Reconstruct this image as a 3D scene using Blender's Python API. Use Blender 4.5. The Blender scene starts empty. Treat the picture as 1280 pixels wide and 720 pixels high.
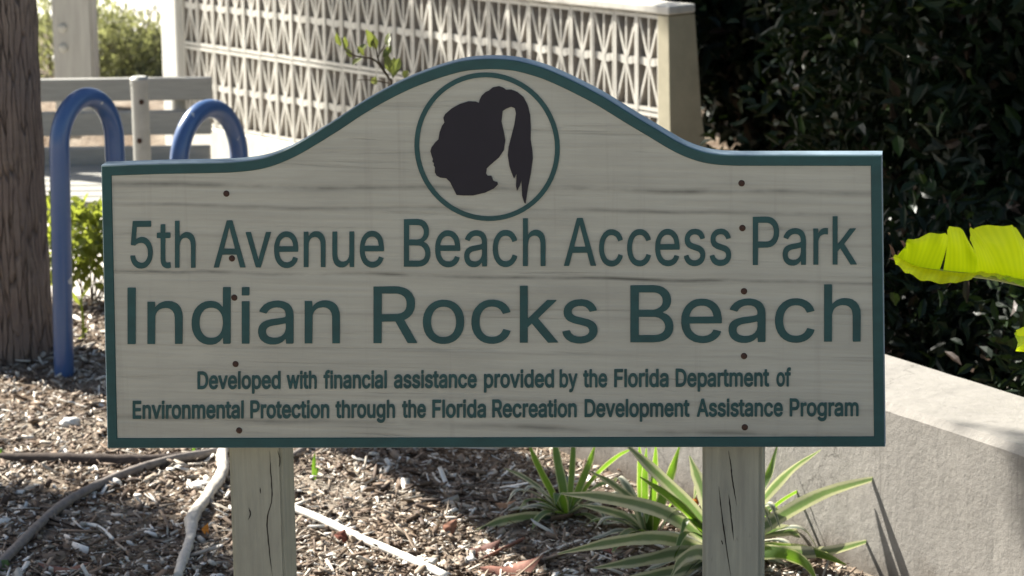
import bpy, bmesh, math, random
import numpy as np
from mathutils import Vector, Matrix, Quaternion

R_ = math.radians
rng = np.random.default_rng(7)
random.seed(7)
SC = bpy.context.scene
COL = SC.collection

# ------------------------------------------------------------------ camera
F = 3600.0                       # focal length in pixels of the 1280-wide photograph
CAM_Z = 1.75
cam_d = bpy.data.cameras.new('camera')
cam_d.sensor_width = 36.0
cam_d.lens = F / 1280.0 * 36.0
cam_d.clip_start, cam_d.clip_end = 0.05, 600
cam_d.dof.use_dof = True
cam_d.dof.focus_distance = 4.55
cam_d.dof.aperture_fstop = 11.0
cam = bpy.data.objects.new('camera', cam_d)
COL.objects.link(cam)
cam.location = (0, 0, CAM_Z)
CR = Matrix.Rotation(R_(90 - 11.9), 3, 'X') @ Matrix.Rotation(R_(-0.75), 3, 'Z')
cam.rotation_euler = CR.to_euler()
SC.camera = cam

# ------------------------------------------------------------------ sky and sun
SUN_EL = 38.0
SUN_H = Vector((-0.77, 0.638)).normalized()
S = Vector((SUN_H.x * math.cos(R_(SUN_EL)), SUN_H.y * math.cos(R_(SUN_EL)), math.sin(R_(SUN_EL))))
w = bpy.data.worlds.new('World'); SC.world = w; w.use_nodes = True
nt = w.node_tree
sky = nt.nodes.new('ShaderNodeTexSky'); sky.sky_type = 'NISHITA'; sky.sun_disc = False
sky.sun_elevation = R_(SUN_EL); sky.sun_rotation = math.atan2(SUN_H.x, SUN_H.y) % (2 * math.pi)
sky.air_density = 1.0; sky.dust_density = 2.0; sky.ozone_density = 1.0
nt.links.new(sky.outputs[0], nt.nodes['Background'].inputs[0])
nt.nodes['Background'].inputs[1].default_value = 0.05
sun_d = bpy.data.lights.new('sun', 'SUN'); sun_d.energy = 5.0; sun_d.angle = R_(0.55); sun_d.color = (1.0, 0.955, 0.87)
sun = bpy.data.objects.new('sun', sun_d); COL.objects.link(sun)
sun.rotation_euler = (-S).to_track_quat('-Z', 'Y').to_euler()
sun.location = (-6, 7, 9)
SC.view_settings.view_transform = 'Standard'; SC.view_settings.look = 'None'
SC.view_settings.gamma = 1.0; SC.view_settings.use_curve_mapping = False
SC.view_settings.exposure = 1.85
SC.render.engine = 'CYCLES'
SC.cycles.use_denoising = True
SC.cycles.max_bounces = 8
SC.cycles.transparent_max_bounces = 8

# ------------------------------------------------------------------ helpers
def ray(px, py):
    return CR @ Vector(((px - 640) / F, (360 - py) / F, -1.0))
def at_y(px, py, Y):
    d = ray(px, py); t = Y / d.y
    return Vector((0, 0, CAM_Z)) + d * t
def at_z(px, py, z=0.0):
    d = ray(px, py); t = (z - CAM_Z) / d.z
    return Vector((0, 0, CAM_Z)) + d * t
def pxm(Y):                      # metres per photo pixel at depth Y
    return Y / F * 1.01

def link(name, me, mat, parent=None, loc=None):
    o = bpy.data.objects.new(name, me); COL.objects.link(o)
    if mat is not None and len(me.materials) == 0:
        me.materials.append(mat)
    if parent is not None: o.parent = parent
    if loc is not None: o.location = loc
    return o
def from_bm(name, bm, mat, parent=None, smooth=False, loc=None):
    me = bpy.data.meshes.new(name); bm.normal_update(); bm.to_mesh(me); bm.free()
    if smooth: me.polygons.foreach_set('use_smooth', [True] * len(me.polygons))
    return link(name, me, mat, parent, loc)
def from_np(name, V, Fc, mat, parent=None, smooth=False, loc=None):
    me = bpy.data.meshes.new(name); me.from_pydata(np.asarray(V).tolist(), [], [list(map(int, f)) for f in Fc]); me.update()
    if smooth: me.polygons.foreach_set('use_smooth', [True] * len(me.polygons))
    return link(name, me, mat, parent, loc)
def thing(name, label, cat, loc=(0, 0, 0), rotz=0.0, group=None):
    o = bpy.data.objects.new(name, None); COL.objects.link(o)
    o.empty_display_size = 0.1
    o.location = loc; o.rotation_euler = (0, 0, rotz)
    return tag(o, label, cat, group)
def tag(o, label=None, cat=None, group=None, kind=None):
    if label: o['label'] = label
    if cat: o['category'] = cat
    if group: o['group'] = group
    if kind: o['kind'] = kind
    return o

def bm_box(bm, x0, x1, y0, y1, z0, z1, M=None):
    vs = [bm.verts.new(Vector(c)) for c in ((x0,y0,z0),(x1,y0,z0),(x1,y1,z0),(x0,y1,z0),(x0,y0,z1),(x1,y0,z1),(x1,y1,z1),(x0,y1,z1))]
    if M is not None:
        for v in vs: v.co = M @ v.co
    for f in ((0,3,2,1),(4,5,6,7),(0,1,5,4),(1,2,6,5),(2,3,7,6),(3,0,4,7)):
        bm.faces.new([vs[i] for i in f])
    return vs
def bevel(bm, off, seg=2):
    bmesh.ops.bevel(bm, geom=list(bm.edges), offset=off, segments=seg, affect='EDGES', profile=0.5)
def catmull(pts, n=8):
    P = [Vector(p) for p in pts]; P = [P[0] * 2 - P[1]] + P + [P[-1] * 2 - P[-2]]
    out = []
    for i in range(1, len(P) - 2):
        a, b, c, d = P[i-1], P[i], P[i+1], P[i+2]
        for k in range(n):
            t = k / n
            out.append(0.5 * ((2*b) + (c-a)*t + (2*a-5*b+4*c-d)*t*t + (3*b-a-3*c+d)*t**3))
    out.append(P[-2]); return out
def tube(bm, pts, rad, sides=10, cap=True, jitter=0.0):
    """sweep a round section along points; rad a number or one per point"""
    n = len(pts); rings = []
    rads = rad if hasattr(rad, '__len__') else [rad] * n
    up = Vector((0, 0, 1)); prev = None
    for i, p in enumerate(pts):
        t = (pts[min(i+1, n-1)] - pts[max(i-1, 0)]).normalized()
        if prev is None:
            a = t.cross(up)
            if a.length < 0.05: a = t.cross(Vector((1, 0, 0)))
            a.normalize()
        else:
            a = (prev - t * prev.dot(t)).normalized()
        prev = a; b = t.cross(a)
        ring = []
        for k in range(sides):
            q = 2 * math.pi * k / sides
            r = rads[i] * (1 + jitter * (random.random() - .5))
            ring.append(bm.verts.new(p + a * (math.cos(q) * r) + b * (math.sin(q) * r)))
        rings.append(ring)
    for i in range(n - 1):
        for k in range(sides):
            bm.faces.new((rings[i][k], rings[i][(k+1) % sides], rings[i+1][(k+1) % sides], rings[i+1][k]))
    if cap:
        bm.faces.new(rings[0][::-1]); bm.faces.new(rings[-1])

# ------------------------------------------------------------------ materials
class NT:
    def __init__(s, name):
        s.m = bpy.data.materials.new(name); s.m.use_nodes = True
        s.t = s.m.node_tree; s.p = s.t.nodes['Principled BSDF']; s.out = s.t.nodes['Material Output']
    def n(s, typ, **kw):
        nd = s.t.nodes.new('ShaderNode' + typ)
        for k, v in kw.items(): setattr(nd, k, v)
        return nd
    def l(s, a, b): s.t.links.new(a, b)
    def coord(s, scale=(1, 1, 1), kind='Object'):
        tc = s.n('TexCoord'); mp = s.n('Mapping'); mp.inputs['Scale'].default_value = scale
        s.l(tc.outputs[kind], mp.inputs[0]); return mp.outputs[0]
    def noise(s, vec, scale=5, detail=4, rough=.6, dist=0.0):
        nd = s.n('TexNoise'); nd.inputs['Scale'].default_value = scale; nd.inputs['Detail'].default_value = detail
        nd.inputs['Roughness'].default_value = rough; nd.inputs['Distortion'].default_value = dist
        s.l(vec, nd.inputs['Vector']); return nd.outputs['Fac']
    def ramp(s, fac, stops):
        nd = s.n('ValToRGB'); cr = nd.color_ramp
        while len(cr.elements) < len(stops): cr.elements.new(.5)
        for e, (p, c) in zip(cr.elements, stops):
            e.position = p; e.color = (*c, 1) if hasattr(c, '__len__') else (c, c, c, 1)
        s.l(fac, nd.inputs[0]); return nd.outputs[0]
    def mix(s, fac, a, b, mode='MIX'):
        nd = s.n('MixRGB', blend_type=mode)
        for sock, v in ((nd.inputs[0], fac), (nd.inputs[1], a), (nd.inputs[2], b)):
            if hasattr(v, 'is_linked'): s.l(v, sock)
            elif hasattr(v, '__len__'): sock.default_value = (*v, 1)
            else: sock.default_value = v
        return nd.outputs[0]
    def math(s, op, a, b=0.0, c=0.0):
        nd = s.n('Math', operation=op)
        for sock, v in zip(nd.inputs, (a, b, c)):
            if hasattr(v, 'is_linked'): s.l(v, sock)
            else: sock.default_value = v
        return nd.outputs[0]
    def bump(s, h, strength=.3, dist=.01):
        nd = s.n('Bump'); nd.inputs['Strength'].default_value = strength; nd.inputs['Distance'].default_value = dist
        s.l(h, nd.inputs['Height']); s.l(nd.outputs[0], s.p.inputs['Normal'])
    def col(s, c):
        if hasattr(c, 'is_linked'): s.l(c, s.p.inputs['Base Color'])
        else: s.p.inputs['Base Color'].default_value = (*c, 1)
    def set(s, rough=.6, spec=.5, metal=0.0):
        s.p.inputs['Roughness'].default_value = rough; s.p.inputs['Specular IOR Level'].default_value = spec; s.p.inputs['Metallic'].default_value = metal
        return s
    def translucent(s, color, fac):
        tr = s.n('BsdfTranslucent'); mx = s.n('MixShader'); mx.inputs[0].default_value = fac
        if hasattr(color, 'is_linked'): s.l(color, tr.inputs[0])
        else: tr.inputs[0].default_value = (*color, 1)
        s.l(s.p.outputs[0], mx.inputs[1]); s.l(tr.outputs[0], mx.inputs[2]); s.l(mx.outputs[0], s.out.inputs[0])

def mat_sign_board():
    a = NT('weathered cream sign paint'); 
    v = a.coord((1, 1, 1))
    g = a.noise(a.coord((2.2, 1, 60)), 1.6, 6, .65, .4)
    base = a.mix(a.ramp(g, [(.38, 0.0), (.72, 1.0)]), (.400, .392, .325), (.332, .324, .268))
    blot = a.noise(a.coord((1.3, 1, 5.0)), 2.2, 5, .6, .3)
    base = a.mix(a.math('MULTIPLY', a.ramp(blot, [(.45, 0.0), (.75, 1.0)]), .55), base, (.27, .262, .218))
    # grimy plank seams running along the board (heights measured from the ground)
    sep = a.n('SeparateXYZ'); a.l(v, sep.inputs[0])
    wob = a.noise(a.coord((3, 1, 3)), 1.5, 3, .5)
    z = a.math('ADD', sep.outputs['Z'], a.math('MULTIPLY', a.math('SUBTRACT', wob, .5), .016))
    brk = a.ramp(a.noise(a.coord((4, 1, 9)), 1.7, 4, .6), [(.36, 0.0), (.66, 1.0)])
    for (px, py, wd, k) in ((620, 346, .0045, .9), (620, 236, .007, .75), (620, 262, .005, .55), (620, 300, .0035, .25), (620, 395, .003, .22), (620, 441, .003, .22), (620, 500, .003, .25), (620, 533, .007, .6)):
        zz = sign_local(px, py)[1]
        d = a.math('ABSOLUTE', a.math('SUBTRACT', z, zz))
        m = a.math('SUBTRACT', 1.0, a.math('MINIMUM', 1.0, a.math('DIVIDE', d, wd)))
        m = a.math('MULTIPLY', a.math('MULTIPLY', m, brk), k)
        base = a.mix(m, base, (.06, .06, .05))
    # fine dark weather streaks
    st = a.ramp(a.noise(a.coord((1.1, 1, 38)), 1.9, 7, .7, .8), [(.60, 0.0), (.74, 1.0)])
    base = a.mix(a.math('MULTIPLY', st, .5), base, (.15, .147, .12))
    # soft vertical drip stains
    dr = a.ramp(a.noise(a.coord((26, 1, .9)), 1.4, 5, .65, .2), [(.58, 0.0), (.78, 1.0)])
    base = a.mix(a.math('MULTIPLY', dr, .28), base, (.17, .165, .13))
    a.col(base); a.set(.75, .25)
    a.bump(a.math('ADD', g, a.math('MULTIPLY', st, -.6)), .5, .003)
    return a.m
def mat_plain(name, c, rough=.6, spec=.4, metal=0.0, var=.25, scale=(8, 8, 8), bump=.1, c2=None, lo=.35, hi=.7):
    a = NT(name); f = a.noise(a.coord(scale), 3, 6, .65)
    c2 = c2 or tuple(x * (1 - var) for x in c)
    a.col(a.mix(a.ramp(f, [(lo, 0.0), (hi, 1.0)]), c, c2)); a.set(rough, spec, metal)
    if bump: a.bump(f, bump, .004)
    return a.m
def mat_leaf(name, c1, c2, tr, fac, rough=.4, spec=.5, dead=None, young=None):
    a = NT(name)
    g = a.n('NewGeometry'); r = g.outputs['Random Per Island']
    stops = [(0.0, c1), (.85, c2)]
    if young: stops += [(.87, young), (.90, c2)]
    if dead: stops += [(.94, c2), (.96, dead)]
    a.col(a.ramp(r, stops)); a.set(rough, spec)
    if fac > 0: a.translucent(a.mix(r, tr, tuple(x * .6 for x in tr)), fac)
    return a.m
GLYPHS = {
'R': {
'5': (891, '384,-17 467,-19 550,-3 620,30 680,77 727,138 758,207 773,278 774,360 756,443 716,525 664,584 597,630 515,657 432,662 349,646 279,611 273,620 302,879 715,882 727,891 727,997 715,1007 290,1007 196,1007 181,997 126,502 137,489 255,477 302,509 361,529 432,537 491,529 538,508 586,466 621,409 636,348 632,266 616,219 597,186 574,159 538,132 503,116 467,107 420,106 385,111 349,122 314,143 290,163 266,195 243,261 125,263 114,260 114,219 132,160 158,112 187,77 229,42 279,12 326,-6'),
'A': (943, '27,-4 172,-4 264,257 276,272 665,272 677,258 771,-4 913,-6 915,8 724,527 551,999 535,1007 394,1006/323,398 317,409 465,856 476,847 509,739 623,409 618,398'),
'B': (897, '113,-4 480,-7 586,1 645,15 692,35 739,66 775,101 809,161 825,220 828,291 815,362 793,409 757,456 716,490 660,515 648,527 692,549 727,574 770,633 782,668 789,716 788,763 780,810 757,869 716,923 663,963 598,991 492,1007 114,1004/256,121 252,126 252,432 256,447 527,444 586,428 633,398 657,373 677,338 688,303 692,267 679,208 657,175 633,154 586,132 527,121/256,569 252,574 255,881 515,878 562,867 601,845 639,798 650,763 653,727 649,692 636,657 596,609 551,583 492,569'),
'I': (354, '108,-4 240,-7 247,8 247,999 240,1007 228,1007 122,1007 107,999'),
'P': (874, '113,-4 249,-4 252,350 256,356 492,359 586,373 633,390 680,416 728,456 756,491 782,539 801,598 810,704 802,763 786,816 760,869 728,910 692,941 645,970 598,989 539,1002 456,1007 114,1004/256,486 252,491 255,881 503,879 562,864 612,833 634,810 654,775 664,739 670,692 660,609 645,574 619,539 574,506 515,488 456,484'),
'R': (883, '113,-4 249,-4 252,374 256,379 468,382 480,381 486,374 689,-4 845,-5 845,8 632,397 631,409 680,433 728,470 765,515 793,574 807,633 811,704 803,775 784,833 751,889 715,928 680,954 633,978 539,1002 456,1007 114,1004/256,510 252,515 255,881 515,878 574,861 618,833 639,810 658,775 667,739 671,692 667,645 657,609 645,586 621,557 574,527 515,512'),
'a': (765, '268,-21 351,-22 421,-6 480,26 528,75 536,62 539,-3 551,-7 657,-7 669,3 669,498 659,581 628,652 600,687 575,708 504,744 410,762 315,757 221,730 150,686 100,628 79,588 75,569 197,531 231,581 268,612 315,634 374,643 433,638 480,620 510,593 530,545 533,486 516,467 469,454 280,428 197,407 150,386 115,362 88,333 68,298 55,251 53,192 65,133 87,85 115,50 162,14 209,-7/315,97 256,110 233,122 207,144 194,168 188,192 189,227 196,251 221,281 268,306 327,320 421,333 528,356 535,345 534,262 520,203 489,156 443,121 386,101'),
'c': (778, '357,-20 429,-23 488,-15 547,3 592,27 638,63 677,106 705,157 719,204 606,236 594,234 576,192 551,157 523,132 488,113 441,100 393,99 346,106 311,121 275,147 247,180 227,216 210,263 200,310 196,369 200,428 214,487 233,534 266,581 299,611 346,633 405,641 464,635 511,615 552,581 594,508 712,538 717,546 694,605 640,676 582,719 511,749 441,761 358,760 311,751 264,734 191,688 128,617 101,570 83,523 63,428 61,334 76,239 108,157 156,86 207,39 275,1'),
'd': (834, '338,-20 417,-22 488,-4 552,39 606,105 608,4 618,-7 724,-7 738,4 738,994 735,1004 724,1007 618,1007 606,1003 604,876 604,676 603,664 594,653 542,711 476,749 393,763 299,752 228,722 169,676 115,605 80,523 63,428 61,334 75,239 104,157 146,90 197,39 264,0/346,106 311,121 275,147 247,180 222,228 207,275 198,334 197,393 203,452 215,499 236,546 262,581 287,605 323,626 358,637 405,641 441,638 488,623 523,600 552,570 579,523 594,475 604,416 605,346 598,287 586,239 565,192 539,157 511,132 476,112 441,102 393,99'),
'e': (794, '365,-20 429,-23 488,-17 547,-2 594,19 641,51 677,87 707,133 724,180 606,213 594,208 573,169 553,145 500,112 429,98 346,107 287,136 240,184 208,251 199,322 205,326 724,326 737,334 736,416 720,523 703,570 679,617 653,653 618,688 582,714 535,738 488,753 429,762 382,762 323,754 275,740 228,716 190,688 154,652 127,617 99,564 79,511 66,452 61,334 68,275 82,216 101,169 127,121 158,83 192,51 271,4/205,442 198,452 202,475 231,546 270,593 323,627 382,641 441,639 488,625 535,592 562,558 580,523 596,464 594,443'),
'h': (806, '98,-4 229,-4 233,480 254,550 276,583 300,605 335,625 371,636 406,640 453,636 489,624 514,609 538,586 559,550 574,480 575,8 583,-7 706,-4 709,444 703,550 677,631 635,692 571,737 524,754 477,761 430,762 382,756 312,728 276,703 241,662 232,668 231,999 217,1007 99,1004'),
'i': (328, '99,-4 230,-3 230,745 218,752 112,752 100,751 97,739/97,869 100,861 112,858 218,858 230,865 231,999 218,1007 100,1004'),
'k': (748, '98,-4 229,-4 231,267 300,337 571,-3 583,-7 737,-4 734,8 408,421 411,432 666,692 712,739 713,751 556,751 241,430 235,432 231,444 231,999 217,1007 99,1004'),
'n': (805, '98,-4 229,-4 234,491 248,539 269,574 306,609 347,630 418,640 453,636 489,624 536,588 563,539 575,468 578,-4 706,-4 709,220 709,480 703,550 676,633 654,669 622,704 583,731 524,754 465,762 406,760 347,745 300,721 265,691 234,657 229,644 227,739 221,751 99,751'),
'o': (816, '357,-20 429,-23 500,-12 570,15 618,45 665,91 703,145 734,216 750,287 756,369 750,452 730,534 696,605 651,664 594,711 535,741 464,759 382,762 323,753 264,734 205,699 155,652 113,593 83,523 66,452 60,369 66,287 87,204 121,133 169,72 225,27 287,-4/346,106 310,121 275,147 247,180 222,228 207,275 198,334 198,405 207,464 240,547 266,581 299,611 334,629 370,638 417,641 464,635 500,621 535,597 570,558 590,523 610,464 619,405 620,346 612,287 599,239 577,192 550,157 523,132 488,113 441,100 393,99'),
'r': (509, '98,-4 229,-4 231,480 237,515 253,553 288,594 336,621 394,633 477,627 485,633 486,751 477,761 402,763 347,752 300,730 255,692 235,668 229,653 227,739 221,751 99,751'),
's': (717, '303,-20 373,-23 443,-15 502,2 549,25 597,61 626,98 648,145 657,192 656,239 643,287 620,326 585,361 549,383 502,404 290,460 255,479 227,511 222,558 237,593 278,627 337,645 408,643 455,627 493,593 526,539 632,561 644,569 627,617 607,652 578,688 551,711 479,747 384,762 278,753 224,735 181,711 139,676 112,640 96,605 86,558 87,511 98,464 125,418 160,384 243,342 455,286 493,263 516,228 517,180 490,140 443,111 384,98 314,100 255,120 215,157 184,216 66,189 70,157 89,110 137,49 207,4'),
't': (447, '286,-12 363,-14 424,0 404,106 398,112 315,106 281,118 263,141 255,189 257,633 400,637 408,649 408,743 398,753 257,753 255,873 255,920 249,932 124,932 120,920 118,755 9,749 6,649 12,637 115,635 120,625 120,189 128,118 150,68 186,29 233,2'),
'u': (806, '313,-14 394,-15 465,4 524,39 571,93 579,80 583,-6 701,-7 707,-2 709,741 701,753 583,753 575,741 573,269 559,212 536,171 512,146 477,123 406,106 359,108 324,118 288,139 265,163 241,210 231,269 231,741 217,753 99,750 96,269 110,163 141,92 182,43 241,6'),
'v': (765, '314,-4 443,-7 455,6 735,739 726,753 595,751 431,301 396,188 384,144 341,279 172,748 160,753 30,751 29,739'),
},
'B': {
'A': (943, '16,-39 170,-42 199,-28 289,220 300,237 642,237 653,220 737,-16 748,-31 760,-39 783,-43 913,-42 936,-33 952,-4 948,19 748,566 579,1022 568,1034 547,1042 394,1043 370,1034 354,1010 -6,20 -7,-16/370,435 367,444 465,734 476,725 499,657 573,444 571,436'),
'D': (987, '102,-39 468,-42 586,-25 680,8 739,41 798,89 851,149 892,220 927,315 946,421 948,550 935,657 904,756 857,845 798,914 739,961 680,995 621,1017 551,1034 444,1043 114,1042 93,1034 82,1022 76,999 76,-4 86,-28/291,156 288,161 291,845 456,845 527,836 598,810 657,765 687,727 716,669 732,609 740,550 741,468 733,397 716,334 689,279 663,244 633,216 598,193 551,173 456,156'),
'E': (823, '102,-39 739,-43 763,-34 777,-16 780,114 771,138 751,152 303,155 288,161 291,405 716,411 730,421 741,444 741,562 734,586 704,604 291,605 288,609 291,845 739,846 763,859 774,881 773,1010 763,1029 739,1042 114,1042 93,1034 82,1022 76,999 76,-4 86,-28'),
'F': (806, '102,-39 256,-41 277,-28 284,-16 291,390 680,392 704,399 721,421 723,550 713,574 692,588 303,590 288,598 291,845 539,845 728,845 755,857 767,881 768,999 762,1022 739,1040 114,1042 93,1034 82,1022 76,999 76,-4 86,-28'),
'P': (874, '102,-39 256,-41 277,-28 284,-16 291,320 503,324 610,343 669,367 716,398 754,432 791,480 820,539 837,598 845,657 844,727 833,786 813,845 779,904 739,948 692,984 645,1009 586,1029 527,1039 114,1042 93,1034 82,1022 76,999 76,-4 86,-28/291,521 288,527 290,845 503,843 551,831 586,809 607,786 620,763 634,692 626,621 611,586 592,562 551,535 503,522'),
'R': (883, '102,-39 256,-41 277,-28 284,-16 288,338 303,346 456,346 464,338 654,-16 669,-34 692,-43 834,-43 857,-39 869,-32 883,-4 879,20 679,385 752,444 799,503 826,562 842,621 847,692 842,763 822,833 798,883 763,931 716,973 633,1016 527,1039 114,1042 91,1032 79,1015 76,999 76,8 79,-16/291,546 288,550 290,845 503,843 551,832 591,810 612,786 624,763 636,704 628,633 618,609 598,584 562,561 503,546'),
'a': (765, '264,-56 327,-59 398,-51 445,-35 492,-9 504,-14 516,-33 539,-42 669,-42 689,-33 699,-21 704,3 704,498 700,557 690,604 670,652 647,687 587,743 504,781 398,798 292,789 197,758 124,711 91,676 66,640 39,581 41,557 48,545 68,532 186,497 209,498 221,503 256,555 285,581 315,597 351,606 398,607 445,598 473,581 494,545 499,510 492,495 245,457 186,441 138,420 79,377 53,345 34,310 19,251 19,180 31,121 56,68 91,24 138,-13 197,-41/327,132 268,143 234,168 223,203 230,239 256,262 292,276 421,297 492,310 499,298 499,262 480,203 457,174 421,150 374,135'),
'b': (834, '402,-55 500,-55 571,-38 642,-2 713,63 764,145 793,228 809,346 803,464 784,546 748,626 701,691 642,742 595,768 548,785 453,798 359,787 317,770 276,744 270,747 266,758 266,829 266,1006 253,1031 229,1042 99,1042 73,1030 61,1006 62,-8 75,-32 99,-42 217,-43 241,-37 253,-27 265,6 335,-38/382,142 350,157 324,180 287,239 272,287 266,334 269,440 295,523 335,574 359,590 394,602 465,603 500,592 524,578 556,546 576,511 592,464 600,416 602,357 596,298 568,216 524,163 500,149 465,137 418,135'),
'c': (778, '355,-55 429,-58 500,-49 559,-30 618,1 665,39 712,95 743,157 756,204 747,227 732,239 594,273 571,263 561,251 547,214 523,179 476,146 441,136 393,134 358,140 323,155 293,180 267,216 238,298 232,357 235,416 244,464 261,511 287,552 323,584 370,602 429,605 464,598 500,581 534,546 563,487 582,474 613,475 737,511 747,523 753,546 743,581 706,652 653,712 582,759 500,788 441,797 370,797 299,784 252,767 193,734 146,695 109,652 73,593 36,487 25,393 32,275 63,169 110,86 181,14 262,-32'),
'd': (834, '334,-55 405,-58 464,-50 513,-32 570,6 582,-27 594,-37 618,-43 735,-42 759,-32 773,-8 773,1006 761,1030 735,1042 594,1039 580,1030 569,1006 568,947 565,747 559,744 488,783 405,798 311,791 240,768 169,724 112,664 69,593 40,511 25,405 27,310 44,216 76,133 122,63 181,6 252,-34/346,144 319,157 287,186 251,251 233,346 239,452 264,523 287,557 311,579 334,593 370,603 441,602 476,589 504,570 533,534 550,499 563,452 570,393 562,287 535,212 512,180 488,159 464,146 429,136 382,136'),
'e': (794, '361,-55 429,-58 500,-51 570,-31 629,-1 681,39 721,86 755,157 758,192 735,217 594,249 570,237 538,180 500,150 441,134 382,136 334,149 287,182 255,228 236,287 252,290 724,290 747,294 765,310 772,334 766,475 737,581 713,629 680,676 645,711 606,741 559,767 511,783 452,795 393,798 323,790 275,778 228,757 181,727 110,655 79,605 58,558 30,452 25,369 27,310 36,251 53,192 101,98 128,63 169,23 252,-27 300,-44/252,477 243,487 274,546 311,580 346,598 393,606 441,603 476,591 507,570 527,546 546,511 554,487 547,477'),
'f': (499, '143,-39 280,-43 304,-34 318,-16 323,598 457,601 481,616 491,645 491,751 481,773 457,787 327,789 321,798 323,845 330,869 351,885 398,888 445,878 460,881 479,892 490,916 520,1022 514,1046 503,1058 433,1080 363,1084 292,1074 233,1051 179,1010 137,951 119,892 115,794 103,788 9,788 -15,778 -26,763 -30,645 -27,628 -15,611 9,601 116,598 116,-4 126,-28'),
'g': (836, '344,-335 405,-339 476,-334 547,-320 606,-299 662,-265 700,-230 735,-182 752,-147 769,-88 775,-17 772,762 759,778 735,788 606,787 582,772 570,736 511,774 452,792 358,797 287,785 217,756 158,714 105,655 63,580 41,514 28,443 25,372 30,290 43,231 63,174 89,125 125,78 162,42 217,6 264,-14 323,-28 382,-33 441,-29 500,-14 559,19 569,7 565,-52 547,-95 511,-125 464,-143 393,-148 323,-135 282,-111 228,-49 205,-38 181,-41 65,-111 57,-135 63,-159 99,-212 146,-259 190,-288 240,-311/382,160 346,167 311,184 284,207 264,236 237,313 234,420 254,502 273,538 299,569 323,586 358,601 429,604 464,595 500,575 524,549 546,514 568,431 568,325 547,246 510,195 488,179 452,165'),
'h': (806, '87,-39 229,-42 253,-31 263,-16 266,444 270,491 288,539 318,574 359,596 406,604 453,600 489,584 519,550 533,515 539,456 542,-16 559,-36 583,-43 701,-43 725,-36 736,-25 744,-4 745,456 740,539 725,610 690,680 642,733 607,758 559,780 512,793 465,798 371,789 324,774 276,748 269,751 266,999 260,1022 249,1034 229,1042 99,1042 76,1032 64,1015 61,999 61,8 64,-16'),
'i': (328, '88,-39 230,-42 254,-30 266,-4 267,739 263,763 242,784 100,787 74,775 62,751 62,-4 72,-28/76,833 100,823 218,822 242,826 254,834 262,845 267,869 267,999 254,1030 242,1039 218,1043 100,1042 77,1032 65,1015 62,999 62,857'),
'l': (328, '88,-39 230,-42 254,-30 266,-4 267,999 260,1022 249,1034 230,1042 100,1042 77,1032 63,1010 62,-4 72,-28'),
'm': (1199, '87,-39 229,-42 253,-31 263,-16 269,503 280,539 305,574 335,594 382,607 418,605 453,591 477,571 493,539 497,-4 507,-28 536,-42 666,-42 689,-30 699,-16 702,491 717,550 748,586 772,599 807,606 866,600 910,574 924,550 931,515 932,31 937,-19 949,-34 972,-42 1102,-42 1126,-29 1137,-4 1135,550 1123,609 1105,657 1078,699 1043,737 996,769 949,788 890,800 831,800 772,790 725,773 677,745 630,702 559,767 524,785 477,798 418,801 371,795 324,779 265,746 251,775 229,787 99,788 72,775 64,763 61,739 61,-4 71,-28'),
'n': (805, '87,-39 229,-42 253,-31 263,-16 268,480 277,515 295,550 318,574 347,592 406,604 465,596 501,574 530,527 539,468 540,-4 550,-28 567,-39 583,-43 701,-43 717,-39 734,-28 744,-4 745,220 744,491 737,562 724,609 704,657 677,696 642,733 571,775 489,796 430,798 371,789 312,768 265,739 253,772 229,787 88,785 64,763 61,739 61,-4 71,-28'),
'o': (816, '355,-55 441,-57 511,-46 582,-19 641,19 688,63 735,131 767,204 786,287 792,369 782,475 759,558 723,629 666,699 606,746 535,778 464,795 382,797 299,784 228,756 178,723 128,676 79,605 49,534 30,452 25,369 34,263 58,180 94,110 146,45 205,-2 275,-37/346,144 320,157 287,187 264,222 247,263 236,310 232,369 244,464 274,534 299,565 323,584 358,600 393,605 464,598 497,581 525,558 550,523 566,487 578,440 585,381 582,322 573,275 543,204 523,180 488,152 452,139 417,134'),
'p': (834, '87,-320 229,-323 253,-311 263,-296 266,-13 276,-2 333,-37 382,-52 453,-59 524,-52 595,-29 643,-1 698,46 743,105 777,176 797,246 809,341 808,423 795,506 773,577 743,636 698,694 654,733 607,763 548,785 500,795 430,798 371,790 324,773 265,738 253,773 229,787 99,788 76,778 66,765 61,742 61,-284 71,-308/394,139 359,152 335,168 308,199 289,234 274,282 266,329 268,435 292,518 312,549 335,574 359,590 394,602 465,603 500,592 526,577 559,541 578,506 593,459 601,411 597,305 571,223 549,187 525,164 500,149 465,137'),
'r': (509, '87,-39 229,-42 253,-31 263,-16 266,468 270,503 295,550 321,574 344,586 394,597 489,592 513,609 521,633 520,763 500,791 455,798 394,798 347,790 307,775 265,749 251,775 231,786 217,788 99,788 76,778 64,763 61,-4 71,-28'),
's': (717, '300,-55 373,-58 443,-51 502,-36 563,-8 612,27 653,74 678,121 692,180 692,239 677,298 650,346 608,388 561,417 514,437 302,494 278,506 261,523 258,558 274,581 314,603 361,611 408,607 443,593 474,558 491,523 514,504 538,504 644,528 672,546 679,572 661,629 632,678 592,723 549,754 502,777 455,790 396,797 325,796 266,787 207,766 160,740 113,700 85,664 62,617 51,570 51,511 65,452 89,406 125,367 172,334 231,308 443,252 467,239 482,216 478,180 455,157 420,140 361,132 314,136 266,155 242,180 219,234 196,250 172,250 54,225 32,204 28,180 49,110 77,63 108,27 148,-4 196,-29 243,-45'),
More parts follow.
